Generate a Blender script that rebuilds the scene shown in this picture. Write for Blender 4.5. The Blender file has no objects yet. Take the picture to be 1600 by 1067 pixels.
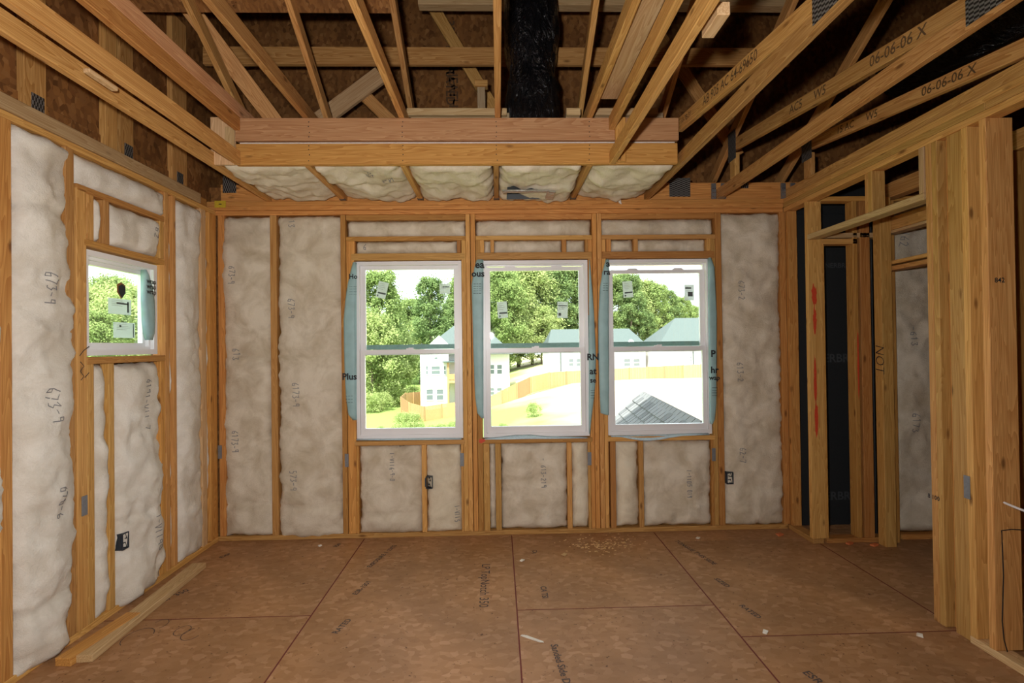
import bpy, bmesh, math, random
from mathutils import Vector, Matrix, noise

random.seed(7)
scene = bpy.context.scene
C = scene.collection

# ------------------------------------------------------------------ camera, world, lights, exposure
FPX, YAW, PITCH, ROLL, EYE = 805.0, 0.02677, 0.00868, -0.01257, 1.57844
_f = Vector((math.sin(YAW) * math.cos(PITCH), math.cos(YAW) * math.cos(PITCH), math.sin(PITCH)))
_r = Vector((math.cos(YAW), -math.sin(YAW), 0))
_u = _r.cross(_f)
CR = _r * math.cos(ROLL) + _u * math.sin(ROLL)
CU = _u * math.cos(ROLL) - _r * math.sin(ROLL)
CF = _f
EYEP = Vector((0, 0, EYE))
cam = bpy.data.cameras.new('camera')
cam.sensor_width = 36.0
cam.lens = FPX / 1600.0 * 36.0
cam.clip_start, cam.clip_end = 0.05, 500
camo = bpy.data.objects.new('camera', cam)
C.objects.link(camo)
camo.matrix_world = Matrix(((CR.x, CU.x, -CF.x, 0), (CR.y, CU.y, -CF.y, 0), (CR.z, CU.z, -CF.z, EYE), (0, 0, 0, 1)))
scene.camera = camo

world = bpy.data.worlds.new('sky')
scene.world = world
world.use_nodes = True
_bg = world.node_tree.nodes['Background']
_bg.inputs['Color'].default_value = (0.86, 0.93, 1.0, 1)
_bg.inputs['Strength'].default_value = 3.4

sun = bpy.data.lights.new('sun', 'SUN')
sun.energy = 15
sun.angle = math.radians(1.0)
sun.color = (1.0, 0.95, 0.86)
suno = bpy.data.objects.new('sun', sun)
C.objects.link(suno)
suno.rotation_euler = Vector((0.14, 0.42, -0.89)).to_track_quat('-Z', 'Y').to_euler()

flash = bpy.data.lights.new('camera_flash', 'AREA')       # the photographer's flash, just above the lens
flash.shape = 'DISK'
flash.size = 0.09
flash.energy = 83
flash.color = (1.0, 0.965, 0.92)
flasho = bpy.data.objects.new('camera_flash', flash)
C.objects.link(flasho)
flasho.location = EYEP + Vector((-0.13, 0.02, 0.18))
flasho.rotation_euler = Vector((-0.16, 1, 0.04)).to_track_quat('-Z', 'Y').to_euler()

vs = scene.view_settings
vs.view_transform = 'Standard'
vs.look = 'None'
vs.gamma = 1.0
vs.exposure = 0.0
vs.use_curve_mapping = False
scene.cycles.max_bounces = 6
scene.cycles.diffuse_bounces = 4
scene.cycles.transparent_max_bounces = 12
scene.cycles.sample_clamp_indirect = 6

# ------------------------------------------------------------------ picture to place helpers (rays through the lens onto known planes)
def ray(x, y):
    return CR * ((x - 800) / FPX) + CU * ((533.5 - y) / FPX) + CF
def onY(x, y, Y):
    d = ray(x, y); return EYEP + d * (Y / d.y)
def onX(x, y, X):
    d = ray(x, y); return EYEP + d * (X / d.x)
def onZ(x, y, Z):
    d = ray(x, y); return EYEP + d * ((Z - EYE) / d.z)

D, XL, XR = 4.32, 2.3224, 2.4434          # far wall, left wall, right wall faces
M_FAR = Matrix.Translation((0, D, 0))                                             # local x = X, y = outwards
M_LEFT = Matrix.Translation((-XL, 0, 0)) @ Matrix.Rotation(math.pi / 2, 4, 'Z')   # local x = Y, y = outwards
I4 = Matrix.Identity(4)

# ------------------------------------------------------------------ materials
def new_mat(name):
    m = bpy.data.materials.new(name)
    m.use_nodes = True
    nt = m.node_tree
    b = nt.nodes['Principled BSDF']
    return m, nt, b
def N(nt, t, **kw):
    n = nt.nodes.new(t)
    for k, v in kw.items():
        if k in n.inputs: n.inputs[k].default_value = v
        else: setattr(n, k, v)
    return n
def ramp(nt, stops, src):
    r = nt.nodes.new('ShaderNodeValToRGB')
    e = r.color_ramp.elements
    while len(e) < len(stops): e.new(0.5)
    for q, (p, c) in zip(e, stops):
        q.position = p; q.color = (*c, 1)
    nt.links.new(src, r.inputs[0])
    return r
def plain(name, col, rough=0.6, metal=0.0, bump=0.0, bscale=60, spec=0.5):
    m, nt, b = new_mat(name)
    b.inputs['Roughness'].default_value = rough
    b.inputs['Metallic'].default_value = metal
    b.inputs['Specular IOR Level'].default_value = spec
    tc = N(nt, 'ShaderNodeTexCoord')
    nz = N(nt, 'ShaderNodeTexNoise', Scale=bscale, Detail=3.0)
    nt.links.new(tc.outputs['Object'], nz.inputs['Vector'])
    c1 = tuple(min(1, c * 0.9) for c in col); c2 = tuple(min(1, c * 1.08) for c in col)
    rp = ramp(nt, [(0.3, c1), (0.7, c2)], nz.outputs[0])
    nt.links.new(rp.outputs[0], b.inputs['Base Color'])
    if bump:
        bp = N(nt, 'ShaderNodeBump', Strength=bump, Distance=0.01)
        nt.links.new(nz.outputs[0], bp.inputs['Height'])
        nt.links.new(bp.outputs[0], b.inputs['Normal'])
    return m
def wood(name, dark, light, rough=0.62, knots=True):
    m, nt, b = new_mat(name)
    L = nt.links.new
    b.inputs['Roughness'].default_value = rough
    b.inputs['Specular IOR Level'].default_value = 0.25
    tc = N(nt, 'ShaderNodeTexCoord'); oi = N(nt, 'ShaderNodeObjectInfo')
    off = N(nt, 'ShaderNodeVectorMath', operation='SCALE'); off.inputs[0].default_value = (7.3, 3.1, 41.0)
    L(oi.outputs['Random'], off.inputs['Scale'])
    add = N(nt, 'ShaderNodeVectorMath', operation='ADD')
    L(tc.outputs['Object'], add.inputs[0]); L(off.outputs[0], add.inputs[1])
    mp = N(nt, 'ShaderNodeMapping'); mp.inputs['Scale'].default_value = (1, 1, 0.06)
    L(add.outputs[0], mp.inputs[0])
    n1 = N(nt, 'ShaderNodeTexNoise', Scale=14.0, Detail=2.0, Distortion=0.6)
    L(mp.outputs[0], n1.inputs['Vector'])
    rings = N(nt, 'ShaderNodeMath', operation='MULTIPLY'); rings.inputs[1].default_value = 16.0
    L(n1.outputs[0], rings.inputs[0])
    fr = N(nt, 'ShaderNodeMath', operation='FRACT'); L(rings.outputs[0], fr.inputs[0])
    mp2 = N(nt, 'ShaderNodeMapping'); mp2.inputs['Scale'].default_value = (1, 1, 0.02)
    L(add.outputs[0], mp2.inputs[0])
    n2 = N(nt, 'ShaderNodeTexNoise', Scale=160.0, Detail=3.0)
    L(mp2.outputs[0], n2.inputs['Vector'])
    mixv = N(nt, 'ShaderNodeMath', operation='MULTIPLY_ADD'); mixv.inputs[1].default_value = 0.45
    L(fr.outputs[0], mixv.inputs[0]); L(n2.outputs[0], mixv.inputs[2])
    rp = ramp(nt, [(0.35, light), (1.05, dark)], mixv.outputs[0])
    # tone of each stick
    tone = N(nt, 'ShaderNodeHueSaturation')
    mr = N(nt, 'ShaderNodeMapRange'); mr.inputs['To Min'].default_value = 0.72; mr.inputs['To Max'].default_value = 1.14
    L(oi.outputs['Random'], mr.inputs['Value']); L(mr.outputs[0], tone.inputs['Value'])
    mr2 = N(nt, 'ShaderNodeMapRange'); mr2.inputs['To Min'].default_value = 0.494; mr2.inputs['To Max'].default_value = 0.507
    m10 = N(nt, 'ShaderNodeMath', operation='MULTIPLY'); m10.inputs[1].default_value = 13.7
    L(oi.outputs['Random'], m10.inputs[0])
    f10 = N(nt, 'ShaderNodeMath', operation='FRACT'); L(m10.outputs[0], f10.inputs[0])
    L(f10.outputs[0], mr2.inputs['Value']); L(mr2.outputs[0], tone.inputs['Hue'])
    L(rp.outputs[0], tone.inputs['Color'])
    out = tone.outputs[0]
    if knots:
        mp3 = N(nt, 'ShaderNodeMapping'); mp3.inputs['Scale'].default_value = (9, 9, 3.2)
        L(add.outputs[0], mp3.inputs[0])
        vo = N(nt, 'ShaderNodeTexVoronoi', Scale=1.0, Randomness=1.0)
        L(mp3.outputs[0], vo.inputs['Vector'])
        kr = ramp(nt, [(0.05, (1, 1, 1)), (0.13, (0, 0, 0))], vo.outputs['Distance'])
        mx = N(nt, 'ShaderNodeMixRGB'); mx.inputs[2].default_value = (dark[0] * 0.28, dark[1] * 0.22, dark[2] * 0.2, 1)
        km = N(nt, 'ShaderNodeMath', operation='MULTIPLY'); km.inputs[1].default_value = 0.8
        L(kr.outputs[0], km.inputs[0]); L(km.outputs[0], mx.inputs[0]); L(out, mx.inputs[1])
        out = mx.outputs[0]
    L(out, b.inputs['Base Color'])
    bp = N(nt, 'ShaderNodeBump', Strength=0.12, Distance=0.004)
    L(mixv.outputs[0], bp.inputs['Height']); L(bp.outputs[0], b.inputs['Normal'])
    return m
def osb(name, cols, scale=38.0, rough=0.7, stain=0.35):
    m, nt, b = new_mat(name)
    L = nt.links.new
    b.inputs['Roughness'].default_value = rough
    b.inputs['Specular IOR Level'].default_value = 0.2
    tc = N(nt, 'ShaderNodeTexCoord')
    wn = N(nt, 'ShaderNodeTexNoise', Scale=7.0, Detail=2.0)
    L(tc.outputs['Object'], wn.inputs['Vector'])
    wa = N(nt, 'ShaderNodeVectorMath', operation='MULTIPLY_ADD'); wa.inputs[1].default_value = (0.035, 0.035, 0.035)
    L(wn.outputs['Color'], wa.inputs[0]); L(tc.outputs['Object'], wa.inputs[2])
    mp = N(nt, 'ShaderNodeMapping'); mp.inputs['Scale'].default_value = (1.0, 0.38, 0.55)
    L(wa.outputs[0], mp.inputs[0])
    v = N(nt, 'ShaderNodeTexVoronoi', Scale=scale, Randomness=1.0)
    L(mp.outputs[0], v.inputs['Vector'])
    sx = N(nt, 'ShaderNodeSeparateColor'); L(v.outputs['Color'], sx.inputs[0])
    rp = ramp(nt, [(i / (len(cols) - 1), c) for i, c in enumerate(cols)], sx.outputs[0])
    n2 = N(nt, 'ShaderNodeTexNoise', Scale=2.2, Detail=4.0)
    L(tc.outputs['Object'], n2.inputs['Vector'])
    r2 = ramp(nt, [(0.35, (1 - stain,) * 3), (0.65, (1, 1, 1))], n2.outputs[0])
    mx = N(nt, 'ShaderNodeMixRGB', blend_type='MULTIPLY'); mx.inputs[0].default_value = 1.0
    L(rp.outputs[0], mx.inputs[1]); L(r2.outputs[0], mx.inputs[2])
    n3 = N(nt, 'ShaderNodeTexNoise', Scale=48.0, Detail=2.0)
    L(tc.outputs['Object'], n3.inputs['Vector'])
    r3 = ramp(nt, [(0.25, (0.25, 0.2, 0.18)), (0.31, (1, 1, 1))], n3.outputs[0])
    mx2 = N(nt, 'ShaderNodeMixRGB', blend_type='MULTIPLY'); mx2.inputs[0].default_value = 0.8
    L(mx.outputs[0], mx2.inputs[1]); L(r3.outputs[0], mx2.inputs[2])
    L(mx2.outputs[0], b.inputs['Base Color'])
    bp = N(nt, 'ShaderNodeBump', Strength=0.15, Distance=0.003)
    L(sx.outputs[0], bp.inputs['Height']); L(bp.outputs[0], b.inputs['Normal'])
    return m
def fibre(name, dark, light, patch=None):
    m, nt, b = new_mat(name)
    L = nt.links.new
    b.inputs['Roughness'].default_value = 0.95
    b.inputs['Specular IOR Level'].default_value = 0.05
    tc = N(nt, 'ShaderNodeTexCoord'); oi = N(nt, 'ShaderNodeObjectInfo')
    add = N(nt, 'ShaderNodeVectorMath', operation='ADD')
    off = N(nt, 'ShaderNodeVectorMath', operation='SCALE'); off.inputs[0].default_value = (31, 17, 23)
    L(oi.outputs['Random'], off.inputs['Scale']); L(tc.outputs['Object'], add.inputs[0]); L(off.outputs[0], add.inputs[1])
    n1 = N(nt, 'ShaderNodeTexNoise', Scale=5.0, Detail=6.0, Roughness=0.62, Distortion=0.5)
    L(add.outputs[0], n1.inputs['Vector'])
    rp = ramp(nt, [(0.3, dark), (0.62, light)], n1.outputs[0])
    n2 = N(nt, 'ShaderNodeTexNoise', Scale=55.0, Detail=6.0, Roughness=0.65, Distortion=2.0)
    L(add.outputs[0], n2.inputs['Vector'])
    L(rp.outputs[0], b.inputs['Base Color'])
    bp = N(nt, 'ShaderNodeBump', Strength=0.55, Distance=0.015)
    L(n2.outputs[0], bp.inputs['Height']); L(bp.outputs[0], b.inputs['Normal'])
    return m

W_STUD = wood('framing_lumber', (0.50, 0.235, 0.062), (0.75, 0.43, 0.145))
W_WARM = wood('orange_lumber', (0.46, 0.19, 0.045), (0.70, 0.36, 0.105))
W_PALE = wood('pale_lumber', (0.52, 0.31, 0.14), (0.74, 0.52, 0.29))
W_PINK = wood('rosy_lumber', (0.50, 0.23, 0.10), (0.71, 0.40, 0.20))
W_TRUSS = wood('truss_lumber', (0.42, 0.19, 0.05), (0.69, 0.39, 0.14))
W_GREY = wood('weathered_lumber', (0.30, 0.20, 0.11), (0.50, 0.38, 0.24))
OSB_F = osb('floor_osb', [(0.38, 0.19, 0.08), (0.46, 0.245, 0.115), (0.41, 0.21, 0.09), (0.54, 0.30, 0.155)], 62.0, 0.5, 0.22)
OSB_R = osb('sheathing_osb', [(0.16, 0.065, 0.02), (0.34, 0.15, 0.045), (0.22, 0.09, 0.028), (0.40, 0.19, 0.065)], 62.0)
FIBRE = fibre('glass_wool', (0.55, 0.455, 0.325), (0.80, 0.715, 0.585))
FIBRE_W = fibre('white_glass_wool', (0.70, 0.635, 0.535), (0.90, 0.855, 0.775))
FIBRE_C = fibre('cream_glass_wool', (0.66, 0.555, 0.40), (0.86, 0.775, 0.61))
VINYL = plain('white_vinyl', (0.86, 0.85, 0.87), 0.35, bscale=1.5)
WRAP = plain('blue_house_wrap', (0.33, 0.52, 0.54), 0.5, bump=0.05, bscale=12)
WRAP_P = plain('pale_blue_wrap', (0.55, 0.72, 0.82), 0.5)
INK = plain('black_ink', (0.015, 0.017, 0.02), 0.7)
INK_G = plain('grey_ink', (0.26, 0.25, 0.25), 0.9)
INK_F = plain('faded_floor_ink', (0.085, 0.06, 0.05), 0.8)
INK_T = plain('brown_stamp_ink', (0.10, 0.05, 0.02), 0.8)
RED = plain('red_spray_paint', (0.62, 0.06, 0.02), 0.6)
CHALK = plain('red_chalk', (0.16, 0.03, 0.02), 0.9)
ORANGE = plain('orange_paint', (0.65, 0.18, 0.06), 0.7)
STEEL = plain('galvanised_steel', (0.30, 0.31, 0.33), 0.4, 0.7)
def gusset():
    m, nt, b = new_mat('truss_plate_steel')
    b.inputs['Roughness'].default_value = 0.5; b.inputs['Metallic'].default_value = 0.4
    tc = N(nt, 'ShaderNodeTexCoord'); mp = N(nt, 'ShaderNodeMapping'); mp.inputs['Scale'].default_value = (110, 110, 45)
    nt.links.new(tc.outputs['Object'], mp.inputs[0])
    ck = N(nt, 'ShaderNodeTexChecker', Scale=1.0); ck.inputs['Color1'].default_value = (0.02, 0.018, 0.016, 1); ck.inputs['Color2'].default_value = (0.22, 0.21, 0.20, 1)
    nt.links.new(mp.outputs[0], ck.inputs['Vector']); nt.links.new(ck.outputs[0], b.inputs['Base Color'])
    return m
GUSSET = gusset()
GREYP = plain('grey_nail_guard', (0.22, 0.23, 0.25), 0.5, 0.3)
BOX_M = plain('dark_blue_plastic', (0.03, 0.04, 0.055), 0.5)
BLACKB = plain('black_sheathing', (0.016, 0.018, 0.02), 0.6)
BPRINT = plain('dim_print', (0.05, 0.055, 0.06), 0.7)
FOIL = plain('foil_tape', (0.6, 0.6, 0.62), 0.25, 0.9, bump=0.6, bscale=30)
YELLOW = plain('yellow_plastic', (0.60, 0.42, 0.03), 0.5)
def paper():
    m = bpy.data.materials.new('sticker_paper'); m.use_nodes = True
    nt = m.node_tree; nt.nodes.clear(); L = nt.links.new
    o = N(nt, 'ShaderNodeOutputMaterial'); m1 = N(nt, 'ShaderNodeMixShader'); m2 = N(nt, 'ShaderNodeMixShader')
    d = N(nt, 'ShaderNodeBsdfDiffuse'); t = N(nt, 'ShaderNodeBsdfTranslucent'); tr = N(nt, 'ShaderNodeBsdfTransparent')
    nz = N(nt, 'ShaderNodeTexNoise', Scale=30.0); rp = ramp(nt, [(0.3, (0.62, 0.66, 0.65)), (0.7, (0.7, 0.74, 0.73))], nz.outputs[0])
    L(rp.outputs[0], d.inputs[0]); L(rp.outputs[0], t.inputs[0])
    m1.inputs[0].default_value = 0.5; m2.inputs[0].default_value = 0.22
    L(d.outputs[0], m1.inputs[1]); L(t.outputs[0], m1.inputs[2]); L(m1.outputs[0], m2.inputs[1]); L(tr.outputs[0], m2.inputs[2]); L(m2.outputs[0], o.inputs[0])
    return m
STICKER = paper()
STICKER_D = plain('sticker_print', (0.10, 0.12, 0.12), 0.7)
FILM = plain('teal_screen_rail', (0.26, 0.40, 0.38), 0.5)
RUST = plain('rust_decal', (0.28, 0.12, 0.03), 0.6)
CONC = plain('white_siding', (0.78, 0.77, 0.74), 0.7)
ROOFG = plain('grey_green_shingle', (0.085, 0.11, 0.105), 0.9, bump=0.4, bscale=8)
GLASSD = plain('dark_house_glass', (0.16, 0.19, 0.20), 0.15)
FENCE = wood('cedar_fence', (0.42, 0.23, 0.105), (0.57, 0.355, 0.18), knots=False)
SHING = [plain('shingle_' + n, c, 0.95, bump=0.5, bscale=150) for n, c in (('light', (0.17, 0.17, 0.175)), ('mid', (0.11, 0.11, 0.115)), ('dark', (0.035, 0.035, 0.04)))]
WHITEP = plain('white_fascia', (0.8, 0.8, 0.8), 0.5)
BARK = plain('bark', (0.20, 0.16, 0.11), 0.9, bump=0.5, bscale=9)
def plastic_black():
    m, nt, b = new_mat('black_duct_wrap')
    b.inputs['Base Color'].default_value = (0.008, 0.008, 0.009, 1)
    b.inputs['Roughness'].default_value = 0.16
    tc = N(nt, 'ShaderNodeTexCoord')
    mp = N(nt, 'ShaderNodeMapping'); mp.inputs['Rotation'].default_value = (0.4, 0.6, 0.2)
    mp.inputs['Scale'].default_value = (1, 1, 0.3)
    nt.links.new(tc.outputs['Object'], mp.inputs[0])
    nz = N(nt, 'ShaderNodeTexNoise', Scale=16.0, Detail=4.0, Distortion=2.5)
    nt.links.new(mp.outputs[0], nz.inputs['Vector'])
    bp = N(nt, 'ShaderNodeBump', Strength=1.0, Distance=0.06)
    nt.links.new(nz.outputs[0], bp.inputs['Height']); nt.links.new(bp.outputs[0], b.inputs['Normal'])
    return m
DUCT = plastic_black()
def glass():
    m = bpy.data.materials.new('window_glass'); m.use_nodes = True
    nt = m.node_tree; nt.nodes.clear()
    o = N(nt, 'ShaderNodeOutputMaterial'); mix = N(nt, 'ShaderNodeMixShader')
    t = N(nt, 'ShaderNodeBsdfTransparent'); t.inputs[0].default_value = (0.94, 0.97, 0.96, 1)
    g = N(nt, 'ShaderNodeBsdfGlossy'); g.inputs['Roughness'].default_value = 0.015
    fr = N(nt, 'ShaderNodeFresnel')
    L = nt.links.new
    ge = N(nt, 'ShaderNodeNewGeometry'); io = N(nt, 'ShaderNodeMapRange')       # same reflectance on both faces of the pane
    io.inputs['To Min'].default_value = 1.5; io.inputs['To Max'].default_value = 1 / 1.5
    L(ge.outputs['Backfacing'], io.inputs['Value']); L(io.outputs[0], fr.inputs[0])
    L(fr.outputs[0], mix.inputs[0]); L(t.outputs[0], mix.inputs[1]); L(g.outputs[0], mix.inputs[2]); L(mix.outputs[0], o.inputs[0])
    return m
GLASS = glass()
def leaf(name, c1, c2):
    m = bpy.data.materials.new(name); m.use_nodes = True
    nt = m.node_tree; nt.nodes.clear()
    L = nt.links.new
    o = N(nt, 'ShaderNodeOutputMaterial'); mix = N(nt, 'ShaderNodeMixShader'); mix.inputs[0].default_value = 0.4
    d = N(nt, 'ShaderNodeBsdfDiffuse'); t = N(nt, 'ShaderNodeBsdfTranslucent')
    tc = N(nt, 'ShaderNodeTexCoord'); nz = N(nt, 'ShaderNodeTexNoise', Scale=0.9, Detail=3.0)
    L(tc.outputs['Object'], nz.inputs['Vector'])
    rp = ramp(nt, [(0.35, c1), (0.65, c2)], nz.outputs[0])
    L(rp.outputs[0], d.inputs[0]); L(rp.outputs[0], t.inputs[0])
    L(d.outputs[0], mix.inputs[1]); L(t.outputs[0], mix.inputs[2]); L(mix.outputs[0], o.inputs[0])
    return m
LEAF = [leaf('leaf_green', (0.19, 0.27, 0.085), (0.34, 0.43, 0.16)), leaf('leaf_deep', (0.14, 0.215, 0.08), (0.27, 0.36, 0.14)), leaf('leaf_lime', (0.28, 0.36, 0.12), (0.46, 0.52, 0.22))]
def ground_mat():
    m, nt, b = new_mat('yard_ground')
    L = nt.links.new
    b.inputs['Roughness'].default_value = 1.0
    b.inputs['Specular IOR Level'].default_value = 0.0
    tc = N(nt, 'ShaderNodeTexCoord')
    n1 = N(nt, 'ShaderNodeTexNoise', Scale=0.12, Detail=5.0)
    L(tc.outputs['Object'], n1.inputs['Vector'])
    sx = N(nt, 'ShaderNodeSeparateXYZ'); L(tc.outputs['Object'], sx.inputs[0])
    ma = N(nt, 'ShaderNodeMath', operation='MULTIPLY_ADD'); ma.inputs[1].default_value = 0.03; ma.inputs[2].default_value = -0.03
    L(sx.outputs['X'], ma.inputs[0])
    ad = N(nt, 'ShaderNodeMath', operation='ADD'); L(ma.outputs[0], ad.inputs[0]); L(n1.outputs[0], ad.inputs[1])
    rp = ramp(nt, [(0.42, (0.20, 0.28, 0.08)), (0.62, (0.38, 0.38, 0.18)), (0.75, (0.52, 0.44, 0.31))], ad.outputs[0])
    L(rp.outputs[0], b.inputs['Base Color'])
    return m
GROUND = ground_mat()

# ------------------------------------------------------------------ object helpers
WORLD = {}
def link(name, me, mat, parent=None, M=None):
    o = bpy.data.objects.new(name, me)
    C.objects.link(o)
    if mat and not me.materials: me.materials.append(mat)
    if M is not None: o.matrix_world = M
    WORLD[o.name] = M.copy() if M is not None else Matrix.Identity(4)
    if parent is not None:
        o.parent = parent
        o.matrix_parent_inverse = (WORLD[parent.name] if parent.name in WORLD else Matrix.Translation(parent.location)).inverted()
    return o
def empty(name, loc=(0, 0, 0)):
    o = bpy.data.objects.new(name, None)
    o.empty_display_size = 0.1
    o.location = loc
    C.objects.link(o)
    return o
def tag(o, label=None, cat=None, group=None, kind=None):
    if label: o['label'] = label
    if cat: o['category'] = cat
    if group: o['group'] = group
    if kind: o['kind'] = kind
    return o
def bm_mesh(bm, name, smooth=False):
    me = bpy.data.meshes.new(name)
    bm.to_mesh(me); bm.free()
    if smooth: me.polygons.foreach_set('use_smooth', [True] * len(me.polygons))
    return me
def bmbox(bm, lo, hi):
    vs_ = [bm.verts.new((x, y, z)) for z in (lo[2], hi[2]) for y in (lo[1], hi[1]) for x in (lo[0], hi[0])]
    for f in ((0, 2, 3, 1), (4, 5, 7, 6), (0, 1, 5, 4), (2, 6, 7, 3), (0, 4, 6, 2), (1, 3, 7, 5)):
        bm.faces.new([vs_[i] for i in f])
AXROT = {0: Matrix(((0, 0, 1, 0), (1, 0, 0, 0), (0, 1, 0, 0), (0, 0, 0, 1))), 1: Matrix(((0, 1, 0, 0), (0, 0, 1, 0), (1, 0, 0, 0), (0, 0, 0, 1))), 2: I4}
def chamfer(sx, sy, sz, bev):
    bm = bmesh.new()
    bmbox(bm, (-sx / 2, -sy / 2, -sz / 2), (sx / 2, sy / 2, sz / 2))
    if bev: bmesh.ops.bevel(bm, geom=bm.edges[:], offset=min(bev, min(sx, sy, sz) * 0.3), segments=1, affect='EDGES')
    return bm_mesh(bm, 'board')
def box(name, lo, hi, mat, parent=None, M=I4, bev=0.003):
    """board between two corners (local to M); its own z axis runs along the grain"""
    lo = Vector(lo); hi = Vector(hi)
    lo, hi = Vector(map(min, lo, hi)), Vector(map(max, lo, hi))
    s = hi - lo; c = (lo + hi) / 2
    ax = max(range(3), key=lambda i: s[i])
    R = AXROT[ax]
    ls = [abs(v) for v in (R.to_3x3().transposed() @ s)]
    return link(name, chamfer(ls[0], ls[1], ls[2], bev), mat, parent, M @ Matrix.Translation(c) @ R)
def stick(name, a, b, w, h, mat, parent=None, side=Vector((1, 0, 0)), bev=0.003):
    """board from a to b along its centre line; w across `side`, h across the third axis"""
    a = Vector(a); b = Vector(b)
    z = (b - a).normalized(); y = z.cross(side).normalized(); x = y.cross(z)
    M = Matrix(((x.x, y.x, z.x, 0), (x.y, y.y, z.y, 0), (x.z, y.z, z.z, 0), (0, 0, 0, 1)))
    return link(name, chamfer(w, h, (b - a).length, bev), mat, parent, Matrix.Translation((a + b) / 2) @ M)
def poly(name, verts, faces, mat, parent=None, M=None, smooth=False):
    me = bpy.data.meshes.new(name)
    me.from_pydata([tuple(v) for v in verts], [], faces)
    me.update()
    if smooth: me.polygons.foreach_set('use_smooth', [True] * len(me.polygons))
    return link(name, me, mat, parent, M)
def tube(bm, pts, rad, seg=8):
    pts = [Vector(p) for p in pts]
    rings = []
    for i, p in enumerate(pts):
        t = (pts[min(i + 1, len(pts) - 1)] - pts[max(i - 1, 0)]).normalized()
        s = t.cross(Vector((0.3, 0.2, 1)) if abs(t.z) < 0.9 else Vector((1, 0, 0))).normalized()
        q = t.cross(s)
        r = rad[i] if isinstance(rad, (list, tuple)) else rad
        rings.append([bm.verts.new(p + (s * math.cos(k * 2 * math.pi / seg) + q * math.sin(k * 2 * math.pi / seg)) * r) for k in range(seg)])
    for A, B in zip(rings, rings[1:]):
        for k in range(seg):
            bm.faces.new((A[k], A[(k + 1) % seg], B[(k + 1) % seg], B[k]))
    bm.faces.new(rings[0][::-1]); bm.faces.new(rings[-1])
_txt = {}
def text(name, s, size, M, mat, parent, bold=0.0, shear=0.0):
    """printed lettering: a flat mesh, local x along the line, local z its normal"""
    key = (s, bold, shear)
    if key not in _txt:
        cu = bpy.data.curves.new('lettering', 'FONT')
        cu.body = s; cu.size = 1.0; cu.align_x = 'CENTER'; cu.align_y = 'CENTER'
        cu.offset = bold; cu.shear = shear; cu.resolution_u = 2
        t = bpy.data.objects.new('lettering', cu)
        C.objects.link(t)
        dg = bpy.context.evaluated_depsgraph_get()
        _txt[key] = bpy.data.meshes.new_from_object(t.evaluated_get(dg))
        bpy.data.objects.remove(t)
    me = _txt[key].copy()
    me.transform(Matrix.Scale(size, 4))
    me.materials.clear()
    return link(name, me, mat, parent, M)
def face_M(p, right, normal):
    x = Vector(right).normalized(); z = Vector(normal).normalized(); y = z.cross(x)
    return Matrix(((x.x, y.x, z.x, p[0]), (x.y, y.y, z.y, p[1]), (x.z, y.z, z.z, p[2]), (0, 0, 0, 1)))

# ------------------------------------------------------------------ floor
floor = box('floor', (-2.45, -3.2, -0.30), (5.6, 4.45, -0.019), OSB_R, bev=0)
tag(floor, 'brown strand board subfloor of the unfinished room', kind='structure')
XS = [-2.345, -1.125, 0.092, 1.285, 2.50, 3.72, 4.94]
CUTS = [[3.09, 0.65], [4.31, 1.87], [3.09, 0.65], [4.10, 2.75, 0.3], [4.30, 1.9], [3.1, 0.6]]
for i in range(6):
    ys = [4.44] + CUTS[i] + [-1.6]
    for y1, y0 in zip(ys, ys[1:]):
        if y1 - y0 < 0.05: continue
        box('floor_panel', (XS[i] + 0.0022, y0 + 0.0018, -0.018), (XS[i + 1] - 0.0022, y1 - 0.0018, 0.0), OSB_F, floor, bev=0.001)
for i in range(1, 5):
    box('chalk_line', (XS[i] - 0.004, -1.0, 0.0), (XS[i] + 0.004, 4.30, 0.0006), CHALK, floor, bev=0)
for xa, xb, y in ((XS[0], XS[1], 3.09), (XS[2], XS[3], 3.09), (XS[3], XS[4], 2.75)):
    box('chalk_line', (xa, y - 0.003, 0.0), (xb, y + 0.003, 0.0005), CHALK, floor, bev=0)
def ftext(s, px, py, size, ang, bold=0.0, mat=INK_F):
    p = onZ(px, py, 0.0012)
    a = math.radians(ang)
    text('floor_print', s, size, face_M(p, (math.cos(a), math.sin(a), 0), (0, 0, 1)), mat, floor, bold)
ftext('LP TopNotch 350', 757, 912, 0.085, 270)
ftext('ESR-1301', 566, 918, 0.05, 75, 0.02)
ftext('EXPOSURE 1  23/32', 598, 868, 0.05, 75, 0.02)
ftext('RATED', 535, 978, 0.05, 75, 0.02)
ftext('350', 527, 852, 0.05, 75, 0.02)
ftext('CA TSI', 850, 925, 0.055, 270, 0.02)
ftext('Sanded Side Down', 878, 1045, 0.055, 275, 0.02)
ftext('TONGUE THIS SIDE', 1085, 862, 0.055, 285, 0.02)
ftext('SIZED', 1128, 910, 0.05, 285, 0.02)
ftext('RATED', 1172, 955, 0.05, 285, 0.02)
ftext('ESR', 1270, 1058, 0.06, 285, 0.02)
ftext('CA', 835, 862, 0.05, 260, 0.02)
ftext('TSI  350', 270, 932, 0.06, 65, 0.02)
ftext('EXP', 352, 868, 0.05, 65, 0.02)
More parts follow.
